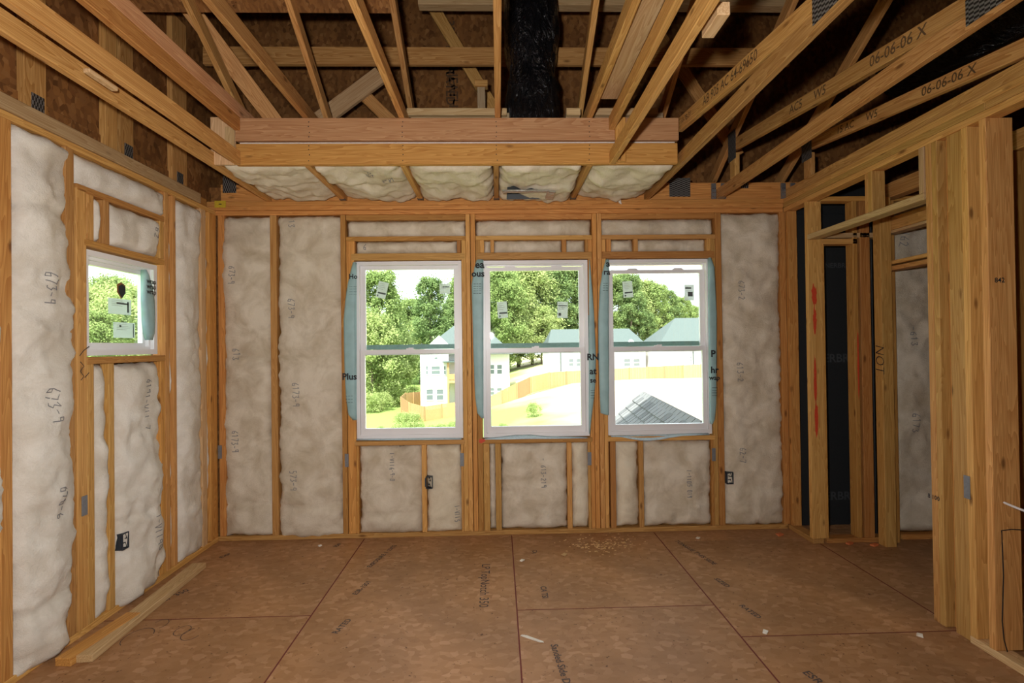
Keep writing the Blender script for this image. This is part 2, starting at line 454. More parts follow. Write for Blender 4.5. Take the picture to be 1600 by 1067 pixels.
def pen(name, pts, mat, parent, nrm, wd=0.006, M=None):
    vs_, fs = [], []
    pts = [Vector(p) for p in pts]
    n = Vector(nrm).normalized()
    for i, p in enumerate(pts):
        t = (pts[min(i + 1, len(pts) - 1)] - pts[max(i - 1, 0)])
        if t.length < 1e-6: t = Vector((1, 0, 0))
        s = t.normalized().cross(n) * wd / 2
        vs_ += [p - s, p + s]
    for i in range(len(pts) - 1):
        fs.append((2 * i, 2 * i + 1, 2 * i + 3, 2 * i + 2))
    return poly(name, vs_, fs, mat, parent, M)
def circ(px, py, r, a0, a1, k=12):
    c = onZ(px, py, 0.0012)
    return [c + Vector((math.cos(a0 + (a1 - a0) * i / k) * r, math.sin(a0 + (a1 - a0) * i / k) * r * 1.3, 0)) for i in range(k + 1)]
pen('pencil_mark', circ(215, 995, 0.07, 0.3, 4.2), INK_F, floor, (0, 0, 1), 0.004)
pen('pencil_mark', circ(285, 985, 0.04, 0, 6.2) + circ(300, 990, 0.05, 2, 6), INK_F, floor, (0, 0, 1), 0.004)
pen('pencil_mark', circ(250, 975, 0.04, -1, 2.8), INK_F, floor, (0, 0, 1), 0.004)

# ------------------------------------------------------------------ walls: sheathing, plates, studs
P0, P1, P2, P3 = 2.690, 2.728, 2.766, 2.805      # the three top plates
TH = 0.089
def wall_root(name, label):
    o = empty(name); tag(o, label, kind='structure'); return o
wf = wall_root('wall_far', 'far framed exterior wall with three windows')
wl = wall_root('wall_left', 'left framed exterior wall with one small window')
wr = wall_root('wall_right', 'right framed interior wall with open doorway')
wb = wall_root('wall_back', 'framed wall behind the photographer')
def fx(px, y=600): return onY(px, y, D).x
def ly(px, y=600): return onX(px, y, -XL).y
def member(root, M, mat=None):
    def f(name, x0, x1, z0, z1, y0=0.0, y1=TH, m=None):
        return box(name, (x0, y0, z0), (x1, y1, z1), m or mat or random.choice((W_STUD, W_STUD, W_WARM)), root, M)
    return f
F = member(wf, M_FAR)
SH = 0.011
# far wall sheathing, in pieces round the window openings
WIN = [(fx(556) - 0.012, fx(723) + 0.012), (fx(754) - 0.012, fx(921.5) + 0.012), (fx(949.5) - 0.012, fx(1113.5) + 0.012)]
WZ0, WZ1 = 0.802, 2.312
edges = [-2.45, WIN[0][0], WIN[0][1], WIN[1][0], WIN[1][1], WIN[2][0], WIN[2][1], 2.44]
for i, (a, b_) in enumerate(zip(edges, edges[1:])):
    if i % 2 == 0: F('sheathing_panel', a, b_, -0.3, 2.95, TH, TH + SH, OSB_R)
    else:
        F('sheathing_panel', a, b_, -0.3, WZ0, TH, TH + SH, OSB_R)
        F('sheathing_panel', a, b_, WZ1, 2.95, TH, TH + SH, OSB_R)
F('sheathing_panel', 2.44, 5.6, -0.3, 2.95, TH, TH + SH, BLACKB)
F('bottom_plate', -XL - 0.09, XR, 0, 0.038)
F('top_plate', -XL - 0.09, XR, P0, P1 - 0.001, m=W_WARM)
F('top_plate', -XL - 0.09, XR, P1 + 0.001, P2, -0.004, TH, W_WARM)
F('top_plate', -XL - 0.09, XR + 0.06, P2, P3, -0.003, TH, W_WARM)
S0 = 0.038
def fstud(a, b_, z0=S0, z1=P0, m=None, nm='stud', j=None):
    j = random.uniform(-0.002, 0.003) if j is None else j
    return F(nm, fx(a), fx(b_), z0, z1, j, TH, m)
fstud(341.5, 351.5, m=W_WARM); fstud(423.5, 433.5); fstud(534, 542)
fstud(1222, 1231.5, m=W_WARM); fstud(1121.5, 1130.5)
fstud(730.2, 737); fstud(738, 745, m=W_WARM); fstud(928.5, 935.2, m=W_WARM); fstud(936, 943)
for a, b_ in ((543, 555.5), (723.2, 730), (745.6, 753.5), (922, 928), (943.5, 949.5), (1114, 1121)):
    fstud(a, b_, z1=2.469, nm='trimmer')
WP = [(542.5, 730), (745.4, 928.3), (943.3, 1121.4)]
zc = [onY(640, y, D).z for y in (336, 343.5, 369, 376, 395.5, 406.5)]
for k, (a, b_) in enumerate(WP):
    F('header_board', fx(a), fx(b_), zc[1], P0, 0.006, TH, W_WARM)
    F('header_plate', fx(a), fx(b_), zc[3], zc[2], 0.0, TH)
    F('lintel_plate', WIN[k][0] - 0.02, WIN[k][1] + 0.02, zc[5], zc[4], -0.002, TH)
    F('sill_plate', WIN[k][0] - 0.004, WIN[k][1] + 0.004, 0.764, WZ0, -0.003, TH)
for a, b_ in ((549.5, 556.5), (716.5, 722.5), (752.5, 759), (769, 774.5), (881, 888), (917, 922), (950.5, 958), (993.5, 1000), (1107.5, 1114)):
    fstud(a, b_, zc[4], zc[3], nm='cripple', j=0.0)
for a, b_ in ((555.7, 559.5), (657.5, 665), (719, 723), (754, 763.5), (772.5, 781.5), (884.5, 892), (917.5, 921.5), (952, 960.5), (996.5, 1004), (1110, 1113.8)):
    fstud(a, b_, S0, 0.764, nm='cripple')
# rim board above the far wall
F('rim_board', -2.30, 2.62, P3, P3 + 0.15, 0.03, 0.068, W_WARM)
for px in (1062,):
    a = onY(px, 280, D)
    F('truss_plate', a.x - 0.08, a.x + 0.10, P3 + 0.03, P3 + 0.19, 0.024, 0.032, GUSSET)
F('truss_plate', 1.995 + 0.10, 2.16, P3 + 0.10, P3 + 0.19, 0.024, 0.032, GUSSET)
F('truss_plate', -2.28, -2.17, P3 + 0.08, P3 + 0.24, 0.024, 0.032, GUSSET)

# left wall
Lm = member(wl, M_LEFT)
def lstud(a, b_, z0=S0, z1=P0, m=None, nm='stud', j=None):
    j = random.uniform(-0.002, 0.003) if j is None else j
    return Lm(nm, ly(a), ly(b_), z0, z1, j, TH, m)
WL0, WL1, WLZ0, WLZ1 = 2.985, 3.655, 1.545, 2.175       # window opening in the left wall
for a, b_, z0, z1 in ((-3.3, WL0, -0.3, 2.9), (WL1, 4.43, -0.3, 2.9), (WL0, WL1, -0.3, WLZ0), (WL0, WL1, WLZ1, 2.9)):
    Lm('sheathing_panel', a, b_, z0, z1, TH, TH + SH, OSB_R)
Lm('bottom_plate', -3.2, D, 0, 0.038)
Lm('top_plate', -3.2, D, P0, P1 - 0.001, 0.003)
Lm('top_plate', -3.2, 4.10, P1 + 0.001, P3, -0.004, 0.034, W_PALE)
Lm('top_plate', -3.2, 4.25, P1 + 0.001, P3 - 0.002, 0.036, TH, W_WARM)
lstud(0, 19.5, j=0.0)
for k in range(1, 9): Lm('stud', 2.50 - 0.61 * k - 0.038, 2.50 - 0.61 * k, S0, P0)
Lm('stud', 2.835, 2.89, S0, P0, 0.0, TH, W_STUD)
Lm('trimmer', 2.905, 2.975, S0, 2.49, 0.0, TH, W_STUD)
Lm('stud', 3.66, 3.705, S0, P0, 0.0, TH, W_STUD)
Lm('stud', 3.755, 3.79, S0, P0, 0.004, TH, W_STUD)
Lm('stud', 4.10, 4.165, S0, P0, 0.0, TH, W_PALE)
Lm('stud', 4.215, 4.315, S0, P0, -0.001, TH, W_WARM)
Lm('header_plate', 2.91, 3.66, 2.475, 2.512, 0.0, TH, W_WARM)
Lm('lintel_plate', WL0 - 0.03, WL1 + 0.004, WLZ1, WLZ1 + 0.038, -0.001, TH, W_WARM)
Lm('sill_plate', WL0 - 0.01, WL1 + 0.004, WLZ0 - 0.04, WLZ0, -0.002, TH, W_WARM)
for a, b_ in ((2.98, 3.03), (3.107, 3.15), (3.61, 3.65)): Lm('cripple', a, b_, WLZ1 + 0.038, 2.475, 0.001)
for a, b_ in ((2.978, 3.025), (3.135, 3.18), (3.61, 3.655)): Lm('cripple', a, b_, S0, WLZ0 - 0.04, 0.001)
Lm('added_sun_shade', -3.3, 5.05, 2.86, 2.90, TH + SH, TH + SH + 0.36, WHITEP)  # unseen overhang, added to keep direct sun out of the small left window
Lm('added_shade_edge', -3.3, 5.05, 2.84, 3.0, TH + SH + 0.36, TH + SH + 0.38, WHITEP)  # outer edge board of the added sun-blocking overhang
# gable end above the left wall
Lm('gable_sheathing', -3.3, 5.06, 2.79, 8.2, TH + SH + 0.002, TH + 2 * SH, OSB_R)
for y0, y1 in ((2.66, 2.79), (3.20, 3.30), (3.325, 3.445), (3.85, 4.03), (2.04, 2.14), (1.43, 1.53)):
    g = Lm('gable_stud', y0, y1, P3, 6.2 - 0.55 * y0, 0.06, TH + SH, W_TRUSS)
for y0 in (2.70, 3.36, 3.9): Lm('truss_plate', y0, y0 + 0.075, P3 + 0.03, P3 + 0.11, 0.056, 0.062, GUSSET)

# right wall (face at XR), its doorway and the hall behind it
def R_(name, y0, y1, z0, z1, x0=0.0, x1=TH, m=None, root=None):
    return box(name, (XR + x0, y0, z0), (XR + x1, y1, z1), m or random.choice((W_STUD, W_WARM)), root or wr)
R_('top_plate', -3.2, D, P0, P1 - 0.001, m=W_STUD)
R_('top_plate', 2.50, D, P1 + 0.001, P2, m=W_STUD); R_('top_plate', -3.2, 2.498, P1 + 0.001, P2, m=W_STUD)
R_('top_plate', -3.2, D, P2, P3, m=W_STUD)
R_('bottom_plate', 3.98, D, 0, 0.038)
R_('bottom_plate', -3.2, 2.64, 0, 0.038, m=W_PALE)
R_('stud', 4.275, 4.313, S0, P0, 0.012)
R_('stud', 3.985, 4.023, S0, P0, 0.0, 0.113, W_STUD)
# wing wall of the small chase, facing the room
R_('bottom_plate', 3.985, 4.07, 0, 0.038, 0.115, 0.60)
R_('stud', 3.99, 4.07, S0, 2.35, 0.115, 0.135)
R_('stud', 3.985, 4.07, S0, P0, 0.362, 0.40); R_('stud', 3.985, 4.07, S0, P0, 0.42, 0.50)
R_('lintel_plate', 3.985, 4.07, 2.35, 2.392, 0.115, 0.40)
R_('lintel_plate', 3.985, 4.07, 2.40, 2.438, 0.115, 0.60, W_PALE)
R_('stud', 3.88, 3.96, 0, P0, 0.505, 0.592)
R_('top_plate', 3.985, 4.07, P0, P1, 0.115, 3.1)
box('black_board', (XR + 0.13, 4.385, 0.0), (3.02, 4.395, P0), BLACKB, wr)
box('black_board', (3.03, 4.09, 0.0), (3.04, 4.38, P0), BLACKB, wr)
# doorway header and the cripples over it
R_('header_board', 2.87, 3.985, 2.385, 2.425, -0.004, 0.085, W_PALE)
R_('cripple', 3.28, 3.318, 2.425, P0, 0, TH, W_STUD)
R_('cripple', 3.32, 3.36, 2.425, P0, 0.01, TH, W_STUD)
R_('cripple', 2.872, 2.91, 2.425, P0, 0, TH, W_PALE)
for y0, y1, x0, x1, m in ((2.825, 2.863, 0.0, 0.089, W_STUD), (2.785, 2.823, 0.0, 0.089, W_STUD), (2.640, 2.735, 0.012, 0.05, W_STUD), (2.735, 2.783, 0.05, 0.089, W_WARM), (2.600, 2.638, 0.0, 0.14, W_STUD), (2.497, 2.535, 0.0, 0.14, W_STUD)):
    R_('stud', y0, y1, 0.0 if y0 > 2.639 else S0, P0, x0, x1, m)
for k in range(1, 9): R_('stud', 2.497 - 0.41 * k, 2.535 - 0.41 * k, S0, P0)
# second framed wall across the hall
X2 = 3.04
def R2(name, y0, y1, z0, z1, x0=0.0, x1=TH, m=None): return box(name, (X2 + x0, y0, z0), (X2 + x1, y1, z1), m or random.choice((W_STUD, W_WARM)), wr)
R2('header_board', 3.0, 3.96, 2.435, 2.535, m=W_STUD); R2('header_plate', 3.0, 3.96, 2.412, 2.433, m=W_PALE)
R2('lintel_plate', 3.0, 3.96, 2.172, 2.20, m=W_STUD); R2('lintel_plate', 3.0, 3.96, 2.125, 2.158, m=W_STUD)
R2('stud', 3.965, 4.0, 0.0, P0, m=W_WARM)
R2('top_plate', -3.2, 4.0, P0, P3)
for y in (2.98, 2.60, 2.15, 1.55, 0.95): R2('stud', y - 0.038, y, 0, P0)
for z in (0.35, 0.80, 1.10, 1.55, 2.02, 2.32): R2('blocking', 1.2, 2.56, z, z + 0.05, 0.01, 0.08, W_WARM)
# walls that close the hall and the room behind the camera
box('hall_wall_board', (3.085, 4.11, 0), (5.6, 4.125, 2.8), OSB_R, wr)
box('hall_side_board', (5.6, -3.2, -0.3), (5.615, 5.05, 8.2), OSB_R, wr)
box('hall_bottom_plate', (3.19, 4.02, 0), (5.6, 4.10, 0.04), W_WARM, wr)
box('sheathing_panel', (-2.45, -3.22, -0.3), (5.6, -3.2, 8.2), OSB_R, wb)
for k in range(10): box('stud', (-2.3 + 0.61 * k, -3.2, 0.04), (-2.262 + 0.61 * k, -3.111, P0), W_STUD, wb)
box('bottom_plate', (-2.3, -3.2, 0), (5.5, -3.111, 0.038), W_STUD, wb); box('top_plate', (-2.3, -3.2, P0), (5.5, -3.111, P3), W_STUD, wb)

# nail guards, marks and paint on the framing
def guard(px, py):
    p = onY(px, py, D)
    F('nail_guard', p.x - 0.016, p.x + 0.016, p.z - 0.055, p.z + 0.055, -0.006, -0.002, GREYP)
for q in ((344, 706), (542, 719), (722, 718), (921, 716.5), (1115, 710)): guard(*q)
p = onX(131, 790, -XL); Lm('nail_guard', p.y - 0.02, p.y + 0.02, p.z - 0.055, p.z + 0.055, -0.006, -0.002, GREYP)
p = onX(1512, 761, XR); R_('nail_guard', p.y - 0.018, p.y + 0.018, p.z - 0.06, p.z + 0.06, -0.006, -0.002, GREYP)
def splat(name, cx, cz, w, h, M, mat, root, y=-0.0015, seed=0, n=26):
    rnd = random.Random(seed)
    pts = [(cx + math.cos(i / n * 6.283) * w * (0.7 + 0.5 * rnd.random()), y, cz + math.sin(i / n * 6.283) * h * (0.7 + 0.5 * rnd.random())) for i in range(n)]
    return poly(name, pts, [tuple(range(n))], mat, root, M)
def px_splat(px, py, w, h, seed, mat=RED, Y=3.983):
    q = onY(px, py, Y); splat('spray_mark', q.x, q.z, w, h, Matrix.Translation((0, Y, 0)), mat, wr, 0.0, seed)
px_splat(1272, 461, 0.022, 0.085, 1); px_splat(1273, 500, 0.015, 0.10, 2); px_splat(1274, 595, 0.012, 0.20, 3); px_splat(1276, 655, 0.015, 0.14, 4)
q = onY(1341, 570, 3.984); splat('spray_mark', q.x, q.z, 0.008, 0.30, Matrix.Translation((0, 3.983, 0)), RED, wr, 0.0, 9)
q = onY(753, 688.5, D); splat('spray_mark', q.x, q.z, 0.028, 0.018, M_FAR, RED, wf, -0.006, 5)
q = onY(1378, 560, 3.878)
text('pencil_lettering', 'NOT', 0.10, face_M((q.x - 0.02, 3.878, q.z), (0, 0, -1), (0, -1, 0)), INK, wr, -0.018, 0.25)
for s, px, py, sz in (('ENERBRACE', 1312, 560, 0.10), ('ENERBRACE', 1314, 775, 0.10), ('ENERBRACE', 1312, 415, 0.06)):
    q = onY(px, py, 4.384); text('board_print', s, sz, face_M((q.x, 4.383, q.z), (1, 0, 0), (0, -1, 0)), BPRINT, wr, 0.02)
for px, py, s in ((1562, 438, '842'), (1459, 777, '8 100')):
    q = onX(px, py, XR); text('grade_stamp', s, 0.035, face_M((XR - 0.001, q.y, q.z), (0, -1, 0), (-1, 0, 0)) if px < 1500 else face_M(onY(px, py, 2.4965), (1, 0, 0), (0, -1, 0)), INK, wr, 0.02)
def lscrib(pts): pen('pencil_mark', [Vector((-XL + 0.0015, *onX(x, y, -XL)[1:])) for x, y in pts], INK, wl, (1, 0, 0), 0.005)
lscrib([(124, 556), (130, 548), (139, 541)]); lscrib([(125, 565), (131, 572), (125, 580), (131, 588), (126, 594)]); lscrib([(132, 590), (139, 582)])

# ------------------------------------------------------------------ glass wool batts
def fbm(v, o=4): return noise.fractal(v, 1.0, 2.0, o, noise_basis='PERLIN_ORIGINAL')
STROKES = {'R': [[(0, 0), (0, 1), (.6, .9), (.5, .5), (0, .5), (.6, 0)]], '1': [[(.1, .8), (.3, 1), (.3, 0)]], '3': [[(0, .9), (.5, 1), (.3, .55), (.6, .3), (.3, 0), (0, .1)]],
           '6': [[(.5, 1), (.1, .5), (.1, .1), (.5, 0), (.5, .4), (.1, .4)]], '9': [[(.5, .6), (.1, .6), (.1, 1), (.5, 1), (.5, 0)]], '-': [[(0, .5), (.5, .5)]], '0': [[(.1, 0), (.1, 1), (.5, 1), (.5, 0), (.1, 0)]],
           'V': [[(0, 1), (.3, 0), (.6, 1)]], 'I': [[(.2, 0), (.2, 1)]], '5': [[(.5, 1), (.1, 1), (.1, .6), (.5, .5), (.4, 0), (0, 0)]], '7': [[(0, 1), (.6, 1), (.2, 0)]], ' ': [], '2': [[(0, .8), (.3, 1), (.5, .7), (0, 0), (.6, 0)]], 'N': [[(0, 0), (0, 1), (.5, 0), (.5, 1)]]}
def batt(label, group, x0, x1, z0, z1, M, mat, y_face=0.012, bulge=0.03, rough=0.018, seed=0, creases=(), over=(0, 0, 0, 0), marks=(), res=0.022, fray=0.012, ybase=0.085, name='insulation_batt', flare=()):
    """soft slab filling x0..x1, z0..z1 of a bay; over = how far left, right, bottom, top edges spill past the bay"""
    w, h = x1 - x0, z1 - z0
    nu, nv = max(6, int(w / res)), max(6, int(h / res))
    so = Vector((seed * 7.13, seed * 3.7, seed * 1.9))
    def surf(u, v):
        u = max(0.0, min(1.0, u)); v = max(0.0, min(1.0, v))
        x, z = x0 + u * w, z0 + v * h
        eu = min(u, 1 - u) * w; ev = min(v, 1 - v) * h
        e = min(eu, ev)
        prof = 1 - math.exp(-e / 0.022)
        nz = fbm(Vector((x * 3.0, z * 2.2, 0.0)) + so) * rough * 1.6 + fbm(Vector((x * 11, z * 9, 4.0)) + so, 3) * rough * 0.75 - abs(fbm(Vector((x * 5, z * 6, 9.0)) + so, 2)) * rough * 0.9
        y = y_face + (1 - prof) * 0.035 - bulge * (min(1, eu / 0.14) ** 0.6) * min(1, ev / 0.06 + 0.3) + nz * (0.3 + 0.7 * prof)
        for cz, cd in creases:
            dz = v - cz - 0.012 * fbm(Vector((x * 4, seed, cz * 9)))
            y += cd * math.exp(-(dz * h / 0.02) ** 2) - cd * 0.5 * math.exp(-((dz * h + 0.05) / 0.05) ** 2)
        ex = fray * fbm(Vector((u * 3 + seed, z * 9, 1.7)), 4) + fray * 0.9 * fbm(Vector((seed + (u > 0.5) * 3.3, z * 30, 2.7)), 3)
        ez = fray * fbm(Vector((x * 9, v * 2 + seed, 8.1)), 4)
        fl = 0.0
        for fz, fd, fw in flare: fl += fd * math.exp(-((v - fz) / fw) ** 2)
        lo_, ro_, bo_, to_ = over
        x += -(lo_) * (1 - u) ** 3 + (ro_ + fl) * u ** 3 + ex * (abs(2 * u - 1) ** 4)
        z += -(bo_) * (1 - v) ** 6 + to_ * v ** 6 + ez * (abs(2 * v - 1) ** 6)
        return Vector((x, y, z))
    vs_, fs = [], []
    for j in range(nv + 1):
        for i in range(nu + 1): vs_.append(surf(i / nu, j / nv))
    k = nu + 1
    for j in range(nv):
        for i in range(nu): fs.append((j * k + i, j * k + i + 1, (j + 1) * k + i + 1, (j + 1) * k + i))
    ring = [i for i in range(k)] + [j * k + nu for j in range(1, nv + 1)] + [nv * k + i for i in range(nu - 1, -1, -1)] + [j * k for j in range(nv - 1, 0, -1)]
    b0 = len(vs_)
    for r in ring:
        q = vs_[r]; vs_.append(Vector((q.x + (0.5 * (x0 + x1) - q.x) * 0.06, ybase, q.z + (0.5 * (z0 + z1) - q.z) * 0.02)))
    n = len(ring)
    for i in range(n): fs.append((ring[i], b0 + i, b0 + (i + 1) % n, ring[(i + 1) % n]))
    o = poly(name, vs_, fs, mat, None, M, smooth=True)
    tag(o, label, 'insulation', group)
    for s, mu, mv, size, vert in marks:
        adv = 0.0
        for ch in s:
            for st in STROKES.get(ch, []):
                pts = []
                for (a, b2), (c, d2) in zip(st, st[1:]):
                    for t in range(5):
                        gx, gz = a + (c - a) * t / 4, b2 + (d2 - b2) * t / 4
                        gx = (gx + adv) * size * 0.8; gz = gz * size
                        du, dv = (gz, -gx) if vert else (gx, gz)
                        pts.append(surf(mu + du / w, mv + dv / h) + Vector((0, -0.004, 0)))
                pen('ink_mark', pts, INK_G, o, (0, -1, 0), 0.0055, M)
            adv += 0.85
    return o
gF, gL, gS = 'glass wool batts in the far wall', 'glass wool batts in the left wall', 'glass wool batts in the tray soffit'
def fb(label, a, b_, z0, z1, seed, **kw):
    return batt(label, gF, fx(a), fx(b_), z0, z1, M_FAR, kw.pop('mat', FIBRE), seed=seed, **kw)
fb('tall glass wool batt in far wall bay beside the left corner', 351, 424, 0.03, P0 - 0.002, 1, over=(0.03, 0.004, 0, 0), creases=((0.56, 0.02), (0.10, 0.012)), marks=(('673-9', 0.18, 0.84, 0.045, True), ('613', 0.2, 0.585, 0.05, True), ('6173-9', 0.2, 0.33, 0.045, True)), bulge=0.022, fray=0.02)
fb('widest tall glass wool batt, between stud and leftmost window of far wall', 433.5, 534, 0.015, P0 - 0.002, 2, over=(0.0, 0.012, 0.01, 0), creases=((0.565, 0.014), (0.10, 0.016)), marks=(('13', 0.2, 0.985, 0.05, True), ('673-9', 0.18, 0.74, 0.05, True), ('6173-9', 0.26, 0.48, 0.05, True), ('573-9', 0.2, 0.21, 0.05, True)), bulge=0.024, fray=0.018)
zt0, zt1 = zc[2], zc[1]
for (a, b_), nm, sd in zip(WP, ('leftmost', 'middle', 'right-hand'), (3, 4, 5)):
    fb('long low upper batt above the %s far window' % nm, a + 0.5, b_ - 0.5, zt0 - 0.004, zt1, sd, bulge=0.008, fray=0.006, y_face=0.016)
fb('low lower batt just over the leftmost far window', 556.5, 716.5, zc[4], zc[3], 6, bulge=0.008, fray=0.006, marks=(('6', 0.08, 0.3, 0.05, False),))
fb('tiny batt strip over top left corner of middle far window', 759, 769, zc[4], zc[3], 7, bulge=0.004, fray=0.004)
fb('low batt over the middle far window between two cripples', 774.5, 881, zc[4], zc[3], 8, bulge=0.008, fray=0.006)
fb('small square batt over top right corner of middle far window', 888, 917, zc[4], zc[3], 9, bulge=0.006, fray=0.004)
fb('small square batt over top left corner of right-hand far window', 958, 993.5, zc[4], zc[3], 10, bulge=0.006, fray=0.004)
fb('low batt over right-hand far window right of its cripple', 1000, 1107.5, zc[4], zc[3], 11, bulge=0.008, fray=0.006)
fb('tall glass wool batt in far wall right of all the windows', 1130.5, 1222, 0.035, P0 - 0.002, 12, over=(0, 0.012, 0.008, 0), creases=((0.12, 0.014),), marks=(('673-2', 0.25, 0.78, 0.05, True), ('613-2', 0.22, 0.52, 0.05, True), ('62-7', 0.24, 0.25, 0.05, True)), bulge=0.022, fray=0.016)
fb('wide batt under the left part of the leftmost far window', 559, 657.5, 0.045, 0.76, 13, over=(0.0, 0.004, 0.02, 0), marks=(('I-VII6-9-0', 0.5, 0.92, 0.035, True),), creases=((0.22, 0.018),), bulge=0.03)
fb('narrow batt with a dark electrical box under the leftmost far window', 665, 719, 0.04, 0.76, 14, over=(0.006, 0.004, 0.008, 0), marks=(('I-VII5', 0.8, 0.3, 0.035, True),), bulge=0.022, mat=FIBRE_C)
fb('thin batt sliver under the left edge of the middle far window', 763.5, 772.5, 0.045, 0.76, 15, bulge=0.004, fray=0.004)
fb('wide batt under the middle of the middle far window', 781.5, 884.5, 0.045, 0.76, 16, over=(0.0, 0.003, 0.006, 0), marks=(('- 613-219', 0.6, 0.82, 0.04, True),), creases=((0.55, 0.012),), bulge=0.03)
fb('narrow batt under the right edge of the middle far window', 892, 917.5, 0.045, 0.76, 17, over=(0, 0.01, 0.006, 0), bulge=0.014, mat=FIBRE_C)
fb('narrow batt under the left edge of the right-hand far window', 960.5, 996.5, 0.045, 0.76, 18, bulge=0.014, mat=FIBRE_C)
fb('wide batt under the right-hand far window', 1004, 1110, 0.045, 0.76, 19, over=(0, 0.003, 0.004, 0), marks=(('I-1105 019', 0.62, 0.66, 0.035, True),), bulge=0.02)
def lb(label, a, b_, z0, z1, seed, **kw):
    return batt(label, gL, a, b_, z0, z1, M_LEFT, kw.pop('mat', FIBRE_W), seed=seed, **kw)
lb('glass wool batt at the left edge of the picture', 1.93, 2.462, 0.03, P0 - 0.002, 31, over=(0, 0.0, 0, 0), bulge=0.05, flare=((0.30, 0.03, 0.12), (0.6, 0.012, 0.05)), fray=0.02)
lb('largest glass wool batt, bulging beside the small left window', 2.528, 2.838, 0.0, P0 - 0.01, 32, over=(0.0, 0.03, 0.0, 0.01), creases=((0.86, 0.018), (0.565, 0.012), (0.12, 0.02)), marks=(('673-9', 0.42, 0.74, 0.05, True), ('673-9', 0.45, 0.52, 0.055, True), ('670-6', 0.5, 0.33, 0.05, True)), bulge=0.06, rough=0.03, flare=((0.98, 0.03, 0.06), (0.58, 0.055, 0.16), (0.25, 0.05, 0.14), (0.05, -0.05, 0.06)), fray=0.022)
lb('long batt above the header plate over the small left window', 2.91, 3.655, 2.512, P0 - 0.004, 33, bulge=0.03, over=(0, 0.02, 0.01, 0.0), fray=0.012)
lb('small upright batt directly over left corner of small left window', 3.03, 3.107, WLZ1 + 0.04, 2.475, 34, bulge=0.01, fray=0.006)
lb('square batt over the small left window right of the cripple', 3.15, 3.612, WLZ1 + 0.04, 2.475, 35, bulge=0.02, over=(0, 0.015, 0, 0), marks=(('62', 0.78, 0.75, 0.06, True),))
lb('narrow batt under the left edge of the small left window', 3.025, 3.135, 0.02, WLZ0 - 0.045, 36, bulge=0.03, over=(0, 0.02, 0, 0), rough=0.022, flare=((0.25, 0.02, 0.2),))
lb('wide lumpy batt under the small left window beside an electrical box', 3.18, 3.612, 0.0, WLZ0 - 0.045, 37, bulge=0.05, rough=0.03, over=(0, 0.0, 0, 0), marks=(('6191-VII 7', 0.5, 0.93, 0.05, True), ('I-VII90', 0.62, 0.33, 0.05, True)), flare=((0.62, 0.05, 0.14), (0.2, 0.03, 0.1)), fray=0.02, creases=((0.35, 0.014),))
lb('thin batt strip between two studs right of the small left window', 3.705, 3.755, 0.04, P0 - 0.004, 38, bulge=0.006, fray=0.01, res=0.03)
lb('tall narrow batt in left wall nearest the far corner', 3.79, 4.10, 0.02, P0 - 0.004, 39, bulge=0.03, over=(0, 0.02, 0, 0), fray=0.018, flare=((0.1, 0.03, 0.08),))
lb('sliver of glass wool between the corner studs of the left wall', 4.165, 4.215, 0.1, P0 - 0.01, 40, bulge=0.002, fray=0.006, res=0.03)
hb = batt('dim glass wool batt in hall wall seen through the right doorway', 'glass wool batts in the hall wall', 3.14, 3.75, 0.05, 2.70, Matrix.Translation((0, 4.03, 0)), FIBRE, seed=50, bulge=0.02, creases=((0.05, 0.02),), marks=(('V62', 0.12, 0.91, 0.07, True), ('-613', 0.24, 0.62, 0.06, True), ('6173', 0.22, 0.36, 0.06, True)))

# ------------------------------------------------------------------ windows
def ring_frame(bm, x0, x1, z0, z1, w, y0, y1, wb_=None, wt=None):
    wb_ = wb_ or w; wt = wt or w
    bmbox(bm, (x0, y0, z0), (x0 + w, y1, z1)); bmbox(bm, (x1 - w, y0, z0), (x1, y1, z1))
    bmbox(bm, (x0 + w, y0, z0), (x1 - w, y1, z0 + wb_)); bmbox(bm, (x0 + w, y0, z1 - wt), (x1 - w, y1, z1))
def sticker(root, M, x, z, w, h, ang, y, bars):
    R = M @ Matrix.Translation((x, y, z)) @ Matrix.Rotation(math.radians(ang), 4, 'Y')
    s = box('sticker', (-w / 2, -0.0006, -h / 2), (w / 2, 0.0006, h / 2), STICKER, root, R, 0)
    for bx, bz, bw, bh in bars:
        box('printed_bar', ((bx - bw / 2) * w, -0.0016, (bz - bh / 2) * h), ((bx + bw / 2) * w, -0.0007, (bz + bh / 2) * h), STICKER_D, s, R, 0)
    for k in range(4):
        box('printed_line', (-0.36 * w, -0.0015, (0.36 - k * 0.11) * h), ((0.1 + 0.07 * (k % 3)) * w, -0.0007, (0.38 - k * 0.11) * h), INK_G, s, R, 0)
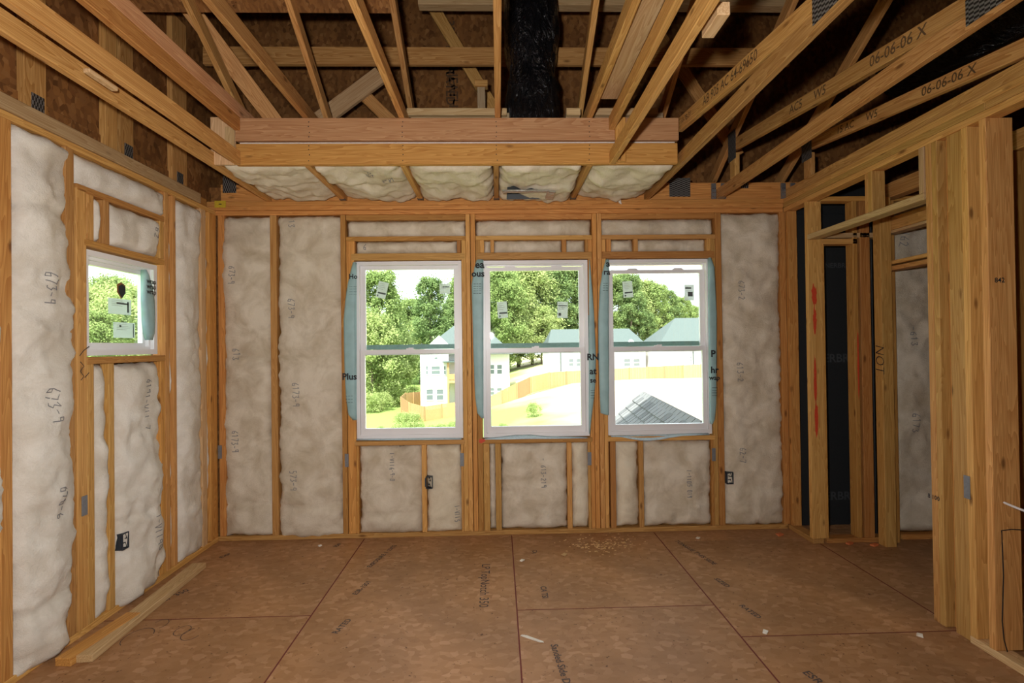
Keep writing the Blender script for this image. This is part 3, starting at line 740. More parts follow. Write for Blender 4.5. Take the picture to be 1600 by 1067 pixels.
def hung_window(name, label, x0, x1, drop, stick_defs):
    w = empty(name); tag(w, label, kind='structure')
    z0, z1 = 0.812, 2.300
    def part(nm, fn, mat=VINYL):
        bm = bmesh.new(); fn(bm)
        me = bm_mesh(bm, nm); return link(nm, me, mat, w, M_FAR)
    part('frame', lambda bm: (ring_frame(bm, x0, x1, z0, z1, 0.028, 0.022, 0.115, 0.035, 0.03), ring_frame(bm, x0 + 0.028, x1 - 0.028, z0 + 0.035, z1 - 0.03, 0.012, 0.070, 0.115)))
    zm = onY(640, 549, D).z
    ux0, ux1 = x0 + 0.034, x1 - 0.034
    ut = z1 - 0.032 - drop
    part('upper_sash', lambda bm: ring_frame(bm, ux0, ux1, zm - 0.03, ut, 0.034, 0.072, 0.098, 0.036, 0.03))
    part('lower_sash', lambda bm: ring_frame(bm, ux0 - 0.004, ux1 + 0.004, z0 + 0.035, zm + 0.016, 0.036, 0.036, 0.066, 0.052, 0.036))
    part('upper_pane', lambda bm: bmbox(bm, (ux0 + 0.03, 0.083, zm), (ux1 - 0.03, 0.087, ut - 0.02)), GLASS)
    part('lower_pane', lambda bm: bmbox(bm, (ux0 + 0.03, 0.049, z0 + 0.08), (ux1 - 0.03, 0.053, zm - 0.01)), GLASS)
    part('screen_rail', lambda bm: bmbox(bm, (ux0 + 0.034, 0.100, zm + 0.018), (ux1 - 0.034, 0.112, zm + 0.058)), FILM)
    for s in (0.25, 0.73):
        cx = ux0 + (ux1 - ux0) * s
        def tab(bm):
            pr = [(-0.05, 0), (-0.03, 0.014), (0.03, 0.014), (0.05, 0)]
            A = [bm.verts.new((cx + a, 0.066, ut + b_)) for a, b_ in pr]; B = [bm.verts.new((cx + a, 0.084, ut + b_)) for a, b_ in pr]
            bm.faces.new(A); bm.faces.new(B[::-1])
            for i in range(4): bm.faces.new((A[i], B[i], B[(i + 1) % 4], A[(i + 1) % 4]))
        part('sash_tab', tab)
    part('sash_lock', lambda bm: (bmbox(bm, ((ux0 + ux1) / 2 - 0.03, 0.045, zm + 0.016), ((ux0 + ux1) / 2 + 0.03, 0.064, zm + 0.026)), bmbox(bm, ((ux0 + ux1) / 2 - 0.008, 0.03, zm + 0.024), ((ux0 + ux1) / 2 + 0.03, 0.05, zm + 0.032))))
    for px, py, sw, sh, an, bars in stick_defs:
        p_ = onY(px, py, D + 0.08)
        sticker(w, M_FAR, p_.x, p_.z, sw, sh, an, 0.081, bars)
    return w
LB = [(0.05, -0.2, 0.8, 0.1), (-0.3, -0.38, 0.14, 0.1)]
hung_window('window_1', 'white double-hung window, leftmost of three in far wall', fx(556), fx(722.5), 0.0, [(597, 453, 0.085, 0.14, 14, LB), (695, 451, 0.09, 0.085, 0, [(0.1, 0.18, 0.6, 0.1)])])
hung_window('window_2', 'white double-hung window, middle of three in far wall', fx(754.5), fx(921), 0.018, [(785, 484, 0.085, 0.14, -4, LB), (879, 484, 0.09, 0.14, 2, [(0, 0.25, 0.85, 0.06), (-0.25, -0.28, 0.25, 0.18)])])
hung_window('window_3', 'white double-hung window, right-hand of three in far wall', fx(950), fx(1113), 0.05, [(981, 452, 0.085, 0.14, -4, LB), (1077, 457, 0.085, 0.135, 0, [(-0.1, 0.28, 0.6, 0.1), (0.1, -0.1, 0.5, 0.3)])])
# small fixed window in the left wall
w4 = empty('window_4'); tag(w4, 'small white fixed window in the left wall', kind='structure')
def part4(nm, fn, mat=VINYL):
    bm = bmesh.new(); fn(bm); return link(nm, bm_mesh(bm, nm), mat, w4, M_LEFT)
a0, a1, b0, b1 = WL0 + 0.008, 3.622, WLZ0 + 0.008, WLZ1 - 0.01
part4('frame', lambda bm: (ring_frame(bm, a0, a1, b0, b1, 0.034, 0.030, 0.12), ring_frame(bm, a0 + 0.034, a1 - 0.034, b0 + 0.034, b1 - 0.034, 0.018, 0.055, 0.12)))
part4('sash', lambda bm: ring_frame(bm, a0 + 0.05, a1 - 0.05, b0 + 0.05, b1 - 0.05, 0.026, 0.080, 0.112))
part4('pane', lambda bm: bmbox(bm, (a0 + 0.07, 0.096, b0 + 0.07), (a1 - 0.07, 0.100, b1 - 0.07)), GLASS)
for px, py, sw, sh, bars in ((186, 479, 0.20, 0.10, [(0.1, 0.2, 0.5, 0.1), (0.35, 0, 0.08, 0.7)]), (193, 516, 0.19, 0.10, [(-0.2, 0.25, 0.08, 0.12), (0.42, 0, 0.04, 0.9)])):
    p_ = onX(px, py, -XL - 0.1)
    sticker(w4, M_LEFT, p_.y, p_.z, sw, sh, 0, 0.094, bars)
p_ = onX(189, 455, -XL - 0.1)
sh_ = [(-0.03, 0.03), (0, 0.045), (0.03, 0.03), (0.03, -0.01), (0, -0.045), (-0.03, -0.01)]
poly('shield_decal', [(p_.y + a, y, p_.z + b_) for y in (0.0925, 0.0935) for a, b_ in sh_], [tuple(range(6)), tuple(range(11, 5, -1))] + [(i, i + 6, (i + 1) % 6 + 6, (i + 1) % 6) for i in range(6)], INK, w4, M_LEFT)
poly('shield_rim', [(p_.y + a * 1.25 - 0.006, y, p_.z + b_ * 1.2 + 0.004) for y in (0.0937, 0.0945) for a, b_ in sh_], [tuple(range(6)), tuple(range(11, 5, -1))] + [(i, i + 6, (i + 1) % 6 + 6, (i + 1) % 6) for i in range(6)], RUST, w4, M_LEFT)

# house wrap folded in round the openings
def flap(name, label, rows, M, plane, mat=WRAP, root=None, y0=-0.008, curl=0.03, inner=0.05, flip=False):
    """rows: (picture y, outer x, inner x) down the flap; it lies on the studs and folds into the opening at its inner edge"""
    vs_, fs = [], []
    n = 7
    for ri, (py, xo, xi) in enumerate(rows):
        a, b_ = plane(xo, py), plane(xi, py)
        for k in range(n):
            t = k / (n - 1)
            x = a[0] + (b_[0] - a[0]) * t; z = a[1] + (b_[1] - a[1]) * t
            y = y0 - curl * math.sin(t * math.pi * 0.8) * (0.6 + 0.4 * math.sin(ri * 1.7)) * 0.5
            vs_.append((x, y, z))
        vs_.append((b_[0], inner, b_[1]))
    m = n + 1
    for r in range(len(rows) - 1):
        for k in range(n): fs.append((r * m + k, r * m + k + 1, (r + 1) * m + k + 1, (r + 1) * m + k))
    o = poly(name, vs_, fs, mat, root, M, smooth=True)
    sm = o.modifiers.new('thickness', 'SOLIDIFY'); sm.thickness = 0.0015
    if label: o['label'] = label
    return o
def pf(x, y): p_ = onY(x, y, D); return (p_.x, p_.z)
def pl(x, y): p_ = onX(x, y, -XL); return (p_.y, p_.z)
f1 = flap('wrap_flap', 'blue house wrap flap left of leftmost far window', [(410, 552, 556), (425, 548, 556), (436, 546, 556), (442, 544, 556), (470, 540, 556), (500, 537.5, 556), (540, 538, 556), (580, 539, 556), (620, 541, 556), (648, 545, 556), (656, 552, 556.5)], M_FAR, pf, root=wf)
f2 = flap('wrap_flap', 'blue house wrap flap left of middle far window', [(406, 745, 755), (420, 741, 755), (445, 737, 755), (500, 738.5, 755), (560, 740, 755), (620, 742.5, 755), (645, 746, 755), (653, 752, 755.5)], M_FAR, pf, root=wf)
f3 = flap('wrap_flap', 'blue house wrap flap right of middle far window', [(406, 921.5, 920.5), (430, 923.5, 920.5), (460, 926, 920.5), (490, 928, 920.5), (530, 930, 920.5), (560, 931, 920.5), (600, 930, 920.5), (630, 927, 920.5), (655, 924, 920.5), (678, 921.5, 920.8)], M_FAR, pf, root=wf)
f4 = flap('wrap_flap', 'blue house wrap flap left of right-hand far window', [(406, 946, 950.5), (425, 941, 950.5), (450, 937, 950.5), (500, 934.5, 950.5), (560, 935, 950.5), (610, 936.5, 950.5), (645, 938, 950.5), (648, 947, 950.5)], M_FAR, pf, root=wf)
f5 = flap('wrap_flap', 'pale blue house wrap flap right of right-hand far window', [(403, 1111, 1107), (418, 1116, 1107.5), (450, 1117.5, 1107.8), (490, 1119.5, 1108), (540, 1119.5, 1108.5), (590, 1119, 1109), (630, 1119, 1109.5), (655, 1116.5, 1110), (662, 1113, 1110.5)], M_FAR, pf, root=wf)
f7 = flap('wrap_flap', 'blue house wrap flap beside the small left window', [(421, 233, 231.5), (430, 238, 231.5), (445, 243, 232), (470, 247, 232), (500, 248, 233), (520, 247, 235), (531, 244, 238)], M_LEFT @ Matrix.Translation((0, 0.03, 0)), pl, root=wl, inner=0.02)
def drape(name, label, rows, root):
    vs_, fs = [], []
    n = 5
    for px, pt, pb in rows:
        a, b_ = onY(px, pt, D), onY(px, pb, D)
        for k in range(n):
            t = k / (n - 1); vs_.append((a.x + (b_.x - a.x) * t, 0.02 - 0.032 * math.sin(t * 1.9), a.z + (b_.z - a.z) * t))
    for r in range(len(rows) - 1):
        for k in range(n - 1): fs.append((r * n + k, r * n + k + 1, (r + 1) * n + k + 1, (r + 1) * n + k))
    o = poly(name, vs_, fs, WRAP_P, root, M_FAR, smooth=True)
    sm = o.modifiers.new('thickness', 'SOLIDIFY'); sm.thickness = 0.0015
    o['label'] = label
drape('wrap_flap', 'pale house wrap drooping over sill of right-hand far window', [(955, 681, 682), (970, 681, 682.5), (985, 680.5, 685.5), (1000, 680, 688), (1015, 680, 688.5), (1030, 679.5, 687), (1045, 679, 684), (1065, 678, 681), (1108, 677, 679)], wf)
drape('wrap_flap', 'pale house wrap lying on sill of middle far window', [(757, 685, 686.5), (780, 683, 686.5), (805, 680, 686), (830, 679.5, 685.5), (855, 682, 685.5), (918, 683, 684.5)], wf)
drape('wrap_flap', 'pale house wrap lying on sill of leftmost far window', [(557, 686, 687.5), (600, 686, 687.5), (660, 685, 687), (721, 684.5, 686.5)], wf)
def wtext(s, px, py, size, root, yo=-0.028, bold=0.03):
    q = onY(px, py, D)
    text('wrap_print', s, size, M_FAR @ face_M((q.x, yo, q.z), (1, 0, 0), (0, -1, 0)), INK, root, bold)
wtext('Plus', 547.5, 588.5, 0.075, f1); wtext('Ho', 553.3, 433, 0.055, f1, -0.03)
for k in range(4): wtext('- - - - -', 553, 448 + 4 * k, 0.02, f1)
for k in range(3): wtext('-- --- --', 547, 618 + 5 * k, 0.02, f1)
wtext('ea', 749.5, 414.5, 0.085, f2, -0.026); wtext('ous', 747, 428.5, 0.075, f2)
for k in range(5): wtext('--- -- ---', 746, 444 + 3.6 * k, 0.02, f2)
wtext('RN', 925.8, 558, 0.075, f3, -0.022); wtext('at', 925.8, 580, 0.075, f3, -0.022); wtext('se', 926, 594, 0.06, f3, -0.022)
for k in range(4): wtext('-----', 925.5, 609 + 4 * k, 0.022, f3, -0.022)
wtext('a', 949, 413, 0.075, f4, -0.026); wtext('ra', 947, 426, 0.065, f4)
for k in range(4): wtext('--- ---', 945, 443 + 3.6 * k, 0.02, f4)
wtext('P', 1112.5, 553, 0.08, f5, -0.024); wtext('hr', 1114.5, 578, 0.075, f5); wtext('wap', 1114.5, 590, 0.055, f5)
for k in range(4): wtext('------', 1114.5, 605 + 4 * k, 0.022, f5)
q = onX(238, 440, -XL)
for k in range(3): text('wrap_print', 'wrap', 0.045, M_LEFT @ face_M((q.y + 0.0, 0.005, q.z - 0.035 * k), (1, 0, 0), (0, -1, 0)), INK, f7, 0.03)

# ------------------------------------------------------------------ electrical boxes
def outlet(label, M, x, z):
    r = empty('outlet_box', M @ Vector((x, 0, z)))
    tag(r, label, 'outlet box', 'plastic outlet boxes')
    bm = bmesh.new(); ring_frame(bm, x - 0.028, x + 0.028, z - 0.05, z + 0.05, 0.005, -0.026, 0.05); bmbox(bm, (x - 0.028, 0.045, z - 0.05), (x + 0.028, 0.05, z + 0.05))
    link('box_body', bm_mesh(bm, 'box_body'), BOX_M, r, M)
    for s in (-0.03, 0.025):
        bm = bmesh.new(); tube(bm, [(x - 0.008, 0.03, z + s), (x + 0.004, -0.02, z + s + 0.02), (x + 0.012, -0.022, z + s - 0.012), (x, 0.01, z + s - 0.015)], 0.004, 6)
        link('cable', bm_mesh(bm, 'cable', True), INK, r, M)
    bm = bmesh.new(); bmbox(bm, (x - 0.036, -0.020, z - 0.035), (x - 0.028, 0.0, z + 0.035)); link('mounting_tab', bm_mesh(bm, 'mounting_tab'), BOX_M, r, M)
q = onY(671, 753, D); outlet('dark plastic outlet box beside cripple under leftmost far window', M_FAR, q.x, q.z)
q = onY(1139, 746, D); outlet('dark plastic outlet box low in far wall right of the windows', M_FAR, q.x, q.z)
q = onX(190, 845, -XL); outlet('dark plastic outlet box low in left wall under small window', M_LEFT, q.y, q.z)

# ------------------------------------------------------------------ ceiling: tray frame and soffit
ce = empty('ceiling'); tag(ce, 'open ceiling framing with boxed tray edge', kind='structure')
YT = 3.46          # room side of the tray's far edge
box('tray_board', (-1.728, YT, 2.805), (1.236, YT + 0.038, 2.946), W_WARM, ce)
box('tray_board', (-1.732, YT, 2.966), (1.246, YT + 0.038, 3.118), W_PINK, ce)
box('backing_strip', (-1.72, YT + 0.036, 2.93), (1.23, YT + 0.07, 2.985), plain('pale_strip', (0.70, 0.66, 0.60), 0.8), ce)
for px in (483, 629, 776, 921):
    for zz in (2.83, 2.87, 2.905, 2.93, 2.99, 3.02, 3.06, 3.09):
        xx = onY(px, 230, YT).x + random.uniform(-0.004, 0.004)
        box('nail_head', (xx - 0.003, YT - 0.0015, zz - 0.003), (xx + 0.003, YT + 0.001, zz + 0.003), INK, ce, bev=0)
for X, z0, a in ((-1.734, 2.805, YT - 0.002), (0.767, 2.797, YT - 0.002)):
    box('tray_rail', (X, -0.6, z0), (X + 0.038, a, z0 + 0.089), W_STUD, ce)
    box('tray_rail', (X, -0.6, 3.032), (X + 0.038, a, 3.121), W_WARM if X < 0 else W_STUD, ce)
box('tray_rail', (-1.734, -0.6, 3.124), (-1.696, YT + 0.2, 3.212), W_PINK, ce)
box('hanger_block', (-1.90, YT + 0.01, 2.81), (-1.738, YT + 0.03, 3.13), W_PALE, ce)
box('hanger_block', (-1.80, YT - 0.001, 2.90), (-1.738, YT + 0.012, 3.06), W_PALE, ce)
box('hanger_block', (0.806, YT - 0.03, 2.81), (0.875, YT - 0.001, 3.11), W_WARM, ce)
box('catwalk_plank', (0.675, 0.0, 3.165), (0.79, 3.30, 3.20), W_PALE, ce)
for X in (-1.27, -0.63, 0.0, 0.64):
    box('soffit_joist', (X - 0.019, YT + 0.038, 2.803), (X + 0.019, D + 0.03, 2.892), W_STUD, ce)
    box('joist_clip', (X - 0.024, D - 0.06, 2.80), (X + 0.024, D - 0.02, 2.812), GUSSET, ce)
SX = [-1.88, -1.27, -0.63, 0.0, 0.64, 1.26]
SL = ['leftmost cream batt in soffit over the leftmost window', 'cream soffit batt with a dark stamp, second from the left', 'cream soffit batt in the middle, third from the left', 'cream soffit batt with the metal register boot in it', 'rightmost cream soffit batt with hanging fibre tufts']
M_SOF = Matrix(((1, 0, 0, 0), (0, 0, 1, 0), (0, 1, 0, 0), (0, 0, 0, 1)))       # local x = X, y = up, z = Y
for i in range(5):
    mk = (('63-9', 0.55, 0.25, 0.05, True), ('6N', 0.7, 0.3, 0.07, False)) if i == 1 else ()
    batt(SL[i], gS, SX[i] + 0.021, SX[i + 1] - 0.021, YT + 0.04, D - 0.015, M_SOF @ Matrix.Translation((0, 2.812, 0)), FIBRE_C, y_face=0.004, bulge=0.022, rough=0.028, seed=60 + i, marks=mk, ybase=0.09, creases=((0.45, 0.012),), fray=0.02)
for px, py, dx in ((966, 312, 0.01), (1012, 315, -0.03)):
    q = onZ(px, py, 2.80)
    bm = bmesh.new(); tube(bm, [(q.x, q.y - 0.02, 2.82), (q.x + dx, q.y - 0.02, 2.77), (q.x + dx * 2, q.y - 0.03, 2.72 if px > 1000 else 2.755)], [0.022, 0.011, 0.003], 7)
    tg = link('fibre_tuft', bm_mesh(bm, 'fibre_tuft', True), FIBRE_W); tag(tg, 'wisp of white fibre hanging from rightmost soffit batt, ' + ('nearer the corner' if px > 1000 else 'shorter one'), 'insulation')
# register boot
rb = empty('register_boot', (0.235, 3.99, 2.79)); tag(rb, 'metal register boot with foil tape in the soffit batt', 'duct boot')
bm = bmesh.new()
ring = lambda z, ax, ay: [bm.verts.new((0.235 + sx * ax, 3.99 + sy * ay, z)) for sx, sy in ((-1, -1), (1, -1), (1, 1), (-1, 1))]
r0, r1, r2_ = ring(2.742, 0.155, 0.085), ring(2.80, 0.15, 0.08), ring(2.90, 0.12, 0.07)
for A, B in ((r0, r1), (r1, r2_)):
    for k in range(4): bm.faces.new((A[k], A[(k + 1) % 4], B[(k + 1) % 4], B[k]))
bm.faces.new(r2_)
link('boot_body', bm_mesh(bm, 'boot_body'), plain('dark_duct_metal', (0.045, 0.05, 0.055), 0.4, 0.3), rb)
box('foil_strip', (0.045, 3.87, 2.740), (0.40, 3.906, 2.757), FOIL, rb)
box('foil_strip', (0.385, 3.90, 2.742), (0.45, 4.09, 2.757), FOIL, rb)

# ------------------------------------------------------------------ roof trusses
def rz(Y): return 3.33 + 0.60 * (3.83 - Y)         # underside of the top chords
def truss(label, X, kind, stamp=None, yfar=4.41):
    t = empty('roof_truss', (X, 4.3, P3)); tag(t, label, 'truss', 'roof trusses over the room')
    if kind == 'tray':
        box('bottom_chord', (X - 0.019, -0.8, 3.119), (X + 0.019, YT + 0.30, 3.208), W_TRUSS, t)
    else:
        box('bottom_chord', (X - 0.019, -0.8, P3), (X + 0.019, yfar, P3 + 0.089), W_TRUSS, t)
    dz = 0.089 / 2 / math.cos(math.atan(0.6))
    stick('top_chord', (X, 4.75, rz(4.75) + dz), (X, -1.5, rz(-1.5) + dz), 0.038, 0.089, W_TRUSS, t)
    if kind == 'sloped':
        zb = lambda Y: 2.86 + 0.118 * (Y - 1.95)
        Yf = 3.52 if X < 1.5 else 4.08
        stick('sloped_chord', (X, Yf, zb(Yf) + 0.045), (X, 1.55, zb(1.55) + 0.045), 0.038, 0.089, W_TRUSS, t)
        box('truss_plate', (X - 0.022, 1.83, P3 + 0.02), (X - 0.0195, 1.99, P3 + 0.125), GUSSET, t, bev=0)
        if X > 1.5:
            box('web', (X - 0.019, 3.99, P3 + 0.09), (X + 0.019, 4.08, 3.08), W_TRUSS, t)
            box('web', (X - 0.019, 4.0, 3.2), (X + 0.019, 4.08, rz(4.04)), W_TRUSS, t)
            box('truss_plate', (X - 0.022, 3.97, 3.03), (X - 0.0195, 4.10, 3.26), GUSSET, t, bev=0)
        if stamp:
            n_ = Vector((-1, 0, 0))
            for s, yc, sz in stamp:
                text('lumber_stamp', s, sz, face_M((X - 0.0195, yc, zb(yc) + 0.047), (0, -1, -0.118), n_), INK_T, t, 0.01)
    return t
t0 = truss('flat roof truss running beside the left end of the tray box', -1.895, 'flat')
truss('raised roof truss, first from the left over the tray', -1.27, 'tray')
truss('raised roof truss, second from the left over the tray', -0.63, 'tray')
truss('raised roof truss beside the black duct, third from the left', 0.015, 'tray')
truss('raised roof truss beside the pale plank right of the duct', 0.64, 'tray')
truss('roof truss with sloped chord touching right end of tray box', 1.277, 'sloped', [('AB 905 AC 64-69650', 2.75, 0.075), ('10-7B-31', 3.36, 0.05)])
truss('roof truss with sloped chord between tray box and right wall', 1.897, 'sloped', [('06-06-06 X', 2.35, 0.075), ('AC5', 3.16, 0.075), ('W5', 2.92, 0.075)], 4.345)
truss('roof truss with sloped chord standing on the right wall', 2.50, 'sloped', [('06-06-06 X', 2.75, 0.075), ('15 AC', 3.58, 0.07), ('W5', 3.32, 0.07)], 4.345)
def hanger(label, X):
    h = empty('joist_hanger', (X, 4.33, P3)); tag(h, label, 'joist hanger', 'steel joist hangers on the rim board')
    box('side_flange', (X - 0.062, 4.335, P3 + 0.0), (X - 0.022, 4.349, P3 + 0.14), STEEL, h, bev=0.001)
    box('side_flange', (X + 0.022, 4.335, P3 + 0.0), (X + 0.062, 4.349, P3 + 0.14), STEEL, h, bev=0.001)
    box('seat_strap', (X - 0.024, 4.25, P3 - 0.003), (X + 0.024, 4.335, P3 - 0.0005), STEEL, h, bev=0)
    for k in range(3):
        for s in (-0.05, -0.034, 0.034, 0.05):
            box('nail_head', (X + s - 0.004, 4.331, P3 + 0.02 + 0.035 * k), (X + s + 0.004, 4.336, P3 + 0.028 + 0.035 * k), FOIL, h, bev=0)
hanger('steel joist hanger under the truss between tray box and right wall', 1.897)
hanger('steel joist hanger in the corner above the right wall', 2.50)
# scraps up there
stick('x', (0, 0, 0), (0, 0, 1), 0.1, 0.1, W_PALE).name = 'scrap'; bpy.data.objects.remove(bpy.data.objects['scrap'])
for lab, p_, s in (('short pale offcut hanging beside the long left rail', onX(158, 125, -1.78), (0.03, 0.17, 0.02)), ('short pale offcut hanging beside the right tray rail', onX(1118, 32, 0.86), (0.05, 0.15, 0.05))):
    o = box('wood_offcut', Vector(p_) - Vector(s) / 2, Vector(p_) + Vector(s) / 2, W_PALE); tag(o, lab, 'offcut')

# roof deck, attic backing
rf = empty('roof'); tag(rf, 'strand board roof deck above the trusses', kind='structure')
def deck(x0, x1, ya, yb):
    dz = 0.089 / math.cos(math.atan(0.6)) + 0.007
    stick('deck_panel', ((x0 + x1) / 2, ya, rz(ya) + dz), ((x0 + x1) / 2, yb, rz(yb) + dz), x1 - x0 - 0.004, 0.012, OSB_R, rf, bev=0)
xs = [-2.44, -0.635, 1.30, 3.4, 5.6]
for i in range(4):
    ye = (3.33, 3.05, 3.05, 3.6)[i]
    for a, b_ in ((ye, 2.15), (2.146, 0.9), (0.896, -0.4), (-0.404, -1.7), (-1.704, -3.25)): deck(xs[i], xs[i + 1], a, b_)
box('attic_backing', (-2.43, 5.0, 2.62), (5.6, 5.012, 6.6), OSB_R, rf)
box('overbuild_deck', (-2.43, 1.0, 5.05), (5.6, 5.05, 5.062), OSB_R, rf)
box('eave_soffit', (-2.45, 4.42, 2.60), (5.6, 5.02, 2.615), WHITEP, rf)
box('purlin', (-2.30, 4.10, 3.83), (2.4, 4.138, 3.97), W_TRUSS, rf)
box('purlin', (-0.6, 4.05, 4.28), (2.4, 4.138, 4.34), W_PALE, rf)
for x0, x1 in ((-0.62, 0.08), (0.50, 0.60), (0.66, 1.15)): box('blocking', (x0, 3.60, 3.20), (x1, 3.64, 3.25), W_PALE, rf)
for x0, x1 in ((-0.60, 0.10), (0.50, 0.60), (0.66, 1.2)): box('blocking', (x0, 3.64, 3.10), (x1, 3.70, 3.235), W_GREY, rf)
stick('brace', (-1.75, 4.3, 3.25), (-0.95, 4.3, 3.85), 0.038, 0.14, W_PALE, rf, Vector((0, 1, 0)))
stick('brace', (-1.15, 4.35, 3.75), (-0.35, 4.35, 2.95), 0.038, 0.1, W_TRUSS, rf, Vector((0, 1, 0)))
stick('brace', (-0.75, 4.45, 4.9), (0.35, 4.45, 3.0), 0.038, 0.1, W_TRUSS, rf, Vector((0, 1, 0)))
stick('brace', (-2.2, 3.4, 4.1), (-1.55, 4.2, 3.1), 0.038, 0.12, W_TRUSS, rf, Vector((0, 1, 0)))
stick('brace', (1.2, 4.4, 4.6), (2.1, 4.4, 3.2), 0.038, 0.1, W_TRUSS, rf, Vector((0, 1, 0)))
for px, y0, y1 in ((752, 165, 122),):
    q = onY(px, 150, 3.9); box('post', (q.x - 0.03, 3.9, 3.2), (q.x + 0.03, 3.94, 3.55), W_GREY, rf); box('post_cap', (q.x - 0.05, 3.89, 3.55), (q.x + 0.05, 3.95, 3.60), W_STUD, rf)
for s, px, py, Y in (('CAUTION', 438, 25, 3.05), ('THIS SIDE DOWN', 447, 40, 3.05)):
    q = onY(px, py, Y); q.z = rz(q.y) + 0.1
    text('deck_print', s, 0.06, face_M(q, (0, 0.857, -0.514), (0, -0.514, -0.857)), INK, rf, 0.02)
for s, px, py in (('350  EXP 1', 703, 75), ('RATED', 703, 135), ('SHEATHING', 708, 150)):
    q = onY(px, py, 4.995); text('deck_print', s, 0.12, face_M((q.x, 4.995, q.z), (0, 0, -1), (0, -1, 0)), INK_T, rf, 0.02)
# black wrapped flexible duct
bm = bmesh.new()
prof = [(2.98, 0.19), (3.10, 0.195), (3.24, 0.20), (3.40, 0.20), (3.52, 0.195), (3.60, 0.172), (3.66, 0.178), (3.80, 0.195), (4.0, 0.205), (4.25, 0.20), (4.6, 0.2)]
seg = 28
rings = []
for k in range(70):
    z = 2.98 + (4.6 - 2.98) * k / 69
    for (za, ra), (zb_, rb_) in zip(prof, prof[1:]):
        if za <= z <= zb_: r_ = ra + (rb_ - ra) * (z - za) / (zb_ - za); break
    row = []
    for s in range(seg):
        a = s / seg * 2 * math.pi
        rr = r_ + 0.022 * fbm(Vector((math.cos(a) * 2.2, math.sin(a) * 2.2, z * 4 + a))) + 0.010 * fbm(Vector((math.cos(a) * 6 + z * 4, math.sin(a) * 6, z * 7)))
        row.append(bm.verts.new((0.278 + math.cos(a) * rr, 3.86 + math.sin(a) * rr, z)))
    rings.append(row)
for A, B in zip(rings, rings[1:]):
    for s in range(seg): bm.faces.new((A[s], A[(s + 1) % seg], B[(s + 1) % seg], B[s]))
du = link('flexible_duct', bm_mesh(bm, 'flexible_duct', True), DUCT); tag(du, 'flexible duct in shiny black wrap dropping behind the tray', 'duct')
bm = bmesh.new(); tube(bm, [(2.9, 3.6, 3.5), (2.85, 3.1, 3.45), (2.9, 2.5, 3.4), (3.1, 1.8, 3.35)], 0.17, 14)
du2 = link('flexible_duct', bm_mesh(bm, 'flexible_duct', True), DUCT); tag(du2, 'black flexible duct lying in the dark attic over the right wall', 'duct')
# yellow tag at the left corner
q = onY(344, 319, D - 0.03)
o = box('warning_tag', (q.x - 0.045, q.y, q.z - 0.028), (q.x + 0.045, q.y + 0.002, q.z + 0.028), YELLOW, bev=0); tag(o, 'small yellow tag on the top plate in the left corner', 'tag')
box('printed_line', (q.x - 0.012, q.y - 0.001, q.z - 0.004), (q.x + 0.012, q.y, q.z + 0.004), INK_T, o, bev=0)

# ------------------------------------------------------------------ loose things on the floor and in the right wall
def plank(label, a, b_, w, h, mat, z=0.0):
    a = Vector((a.x, a.y, z + h / 2)); b_ = Vector((b_.x, b_.y, z + h / 2))
    s = (b_ - a).normalized().cross(Vector((0, 0, 1)))
    o = stick('loose_plank', a, b_, w, h, mat, None, s); tag(o, label, 'plank'); return o
a_, b2 = onZ(311, 879, 0.038), onZ(128, 1024, 0.038)
plank('long pale plank lying on floor along left wall', a_, b2, 0.10, 0.038, W_PALE)
a_, b2 = onZ(209, 954, 0.05), onZ(98, 1026, 0.05)
plank('short orange plank between left wall and the long pale plank', a_, b2, 0.085, 0.042, W_WARM)
def chip(label, px, py, s, mat, ang, nm='wood_chip'):
    q = onZ(px, py, 0.0)
    M = Matrix.Translation((q.x, q.y, 0)) @ Matrix.Rotation(ang, 4, 'Z')
    bm = bmesh.new()
    bmbox(bm, (-s[0] / 2, -s[1] / 2, 0), (s[0] / 2, s[1] / 2, s[2]))
    for v in bm.verts: v.co += Vector((random.uniform(-.15, .15) * s[0], random.uniform(-.2, .2) * s[1], 0))
    o = link(nm, bm_mesh(bm, nm), mat, None, M); tag(o, label, 'debris'); return o
chip('pale square wood chip on floor below the middle far window', 881, 867, (0.05, 0.03, 0.008), W_PALE, 1.0)
chip('white scrap lying on floor near picture centre', 833, 999, (0.12, 0.012, 0.006), FIBRE_W, -0.6, 'scrap')
for lab, px, py in (('orange shaving pile on floor near the right corner', 1218, 836), ('orange shaving on floor by the corner post of the hall', 1328, 850), ('orange shaving on floor at foot of the hall post', 1366, 852)):
    chip(lab, px, py, (0.05, 0.03, 0.012), ORANGE, 0.4, 'shaving')
for lab, px, py in (('white fluff on floor under the right-hand far window', 1091, 841), ('white fluff on floor left of centre near far wall', 500, 853), ('white fluff on floor beside the right stud pack', 1437, 993), ('white fluff on floor under the middle window', 816, 876), ('white fluff in the middle of the right floor', 1196, 988)):
    chip(lab, px, py, (0.03, 0.022, 0.008), FIBRE_W, 0.9, 'fluff')
bm = bmesh.new()
for k in range(160):
    q = onZ(random.gauss(935, 28), random.gauss(851, 7), 0); s = random.uniform(0.003, 0.008)
    bmbox(bm, (q.x - s, q.y - s * 0.6, 0.0), (q.x + s, q.y + s * 0.6, 0.003))
o = link('sawdust', bm_mesh(bm, 'sawdust'), W_PALE); tag(o, 'sawdust scattered on floor below the windows', 'sawdust', kind='stuff')
bm = bmesh.new(); q = onX(1564, 783, XR + 0.05); q2 = onX(1602, 797, XR + 0.1)
tube(bm, [q, (q + q2) / 2 + Vector((0, 0, -0.004)), q2 + Vector((0, -0.2, -0.02))], 0.006, 8)
o = link('white_cable', bm_mesh(bm, 'white_cable', True), VINYL); tag(o, 'white cable running through a stud of the right wall', 'cable')
bm = bmesh.new()
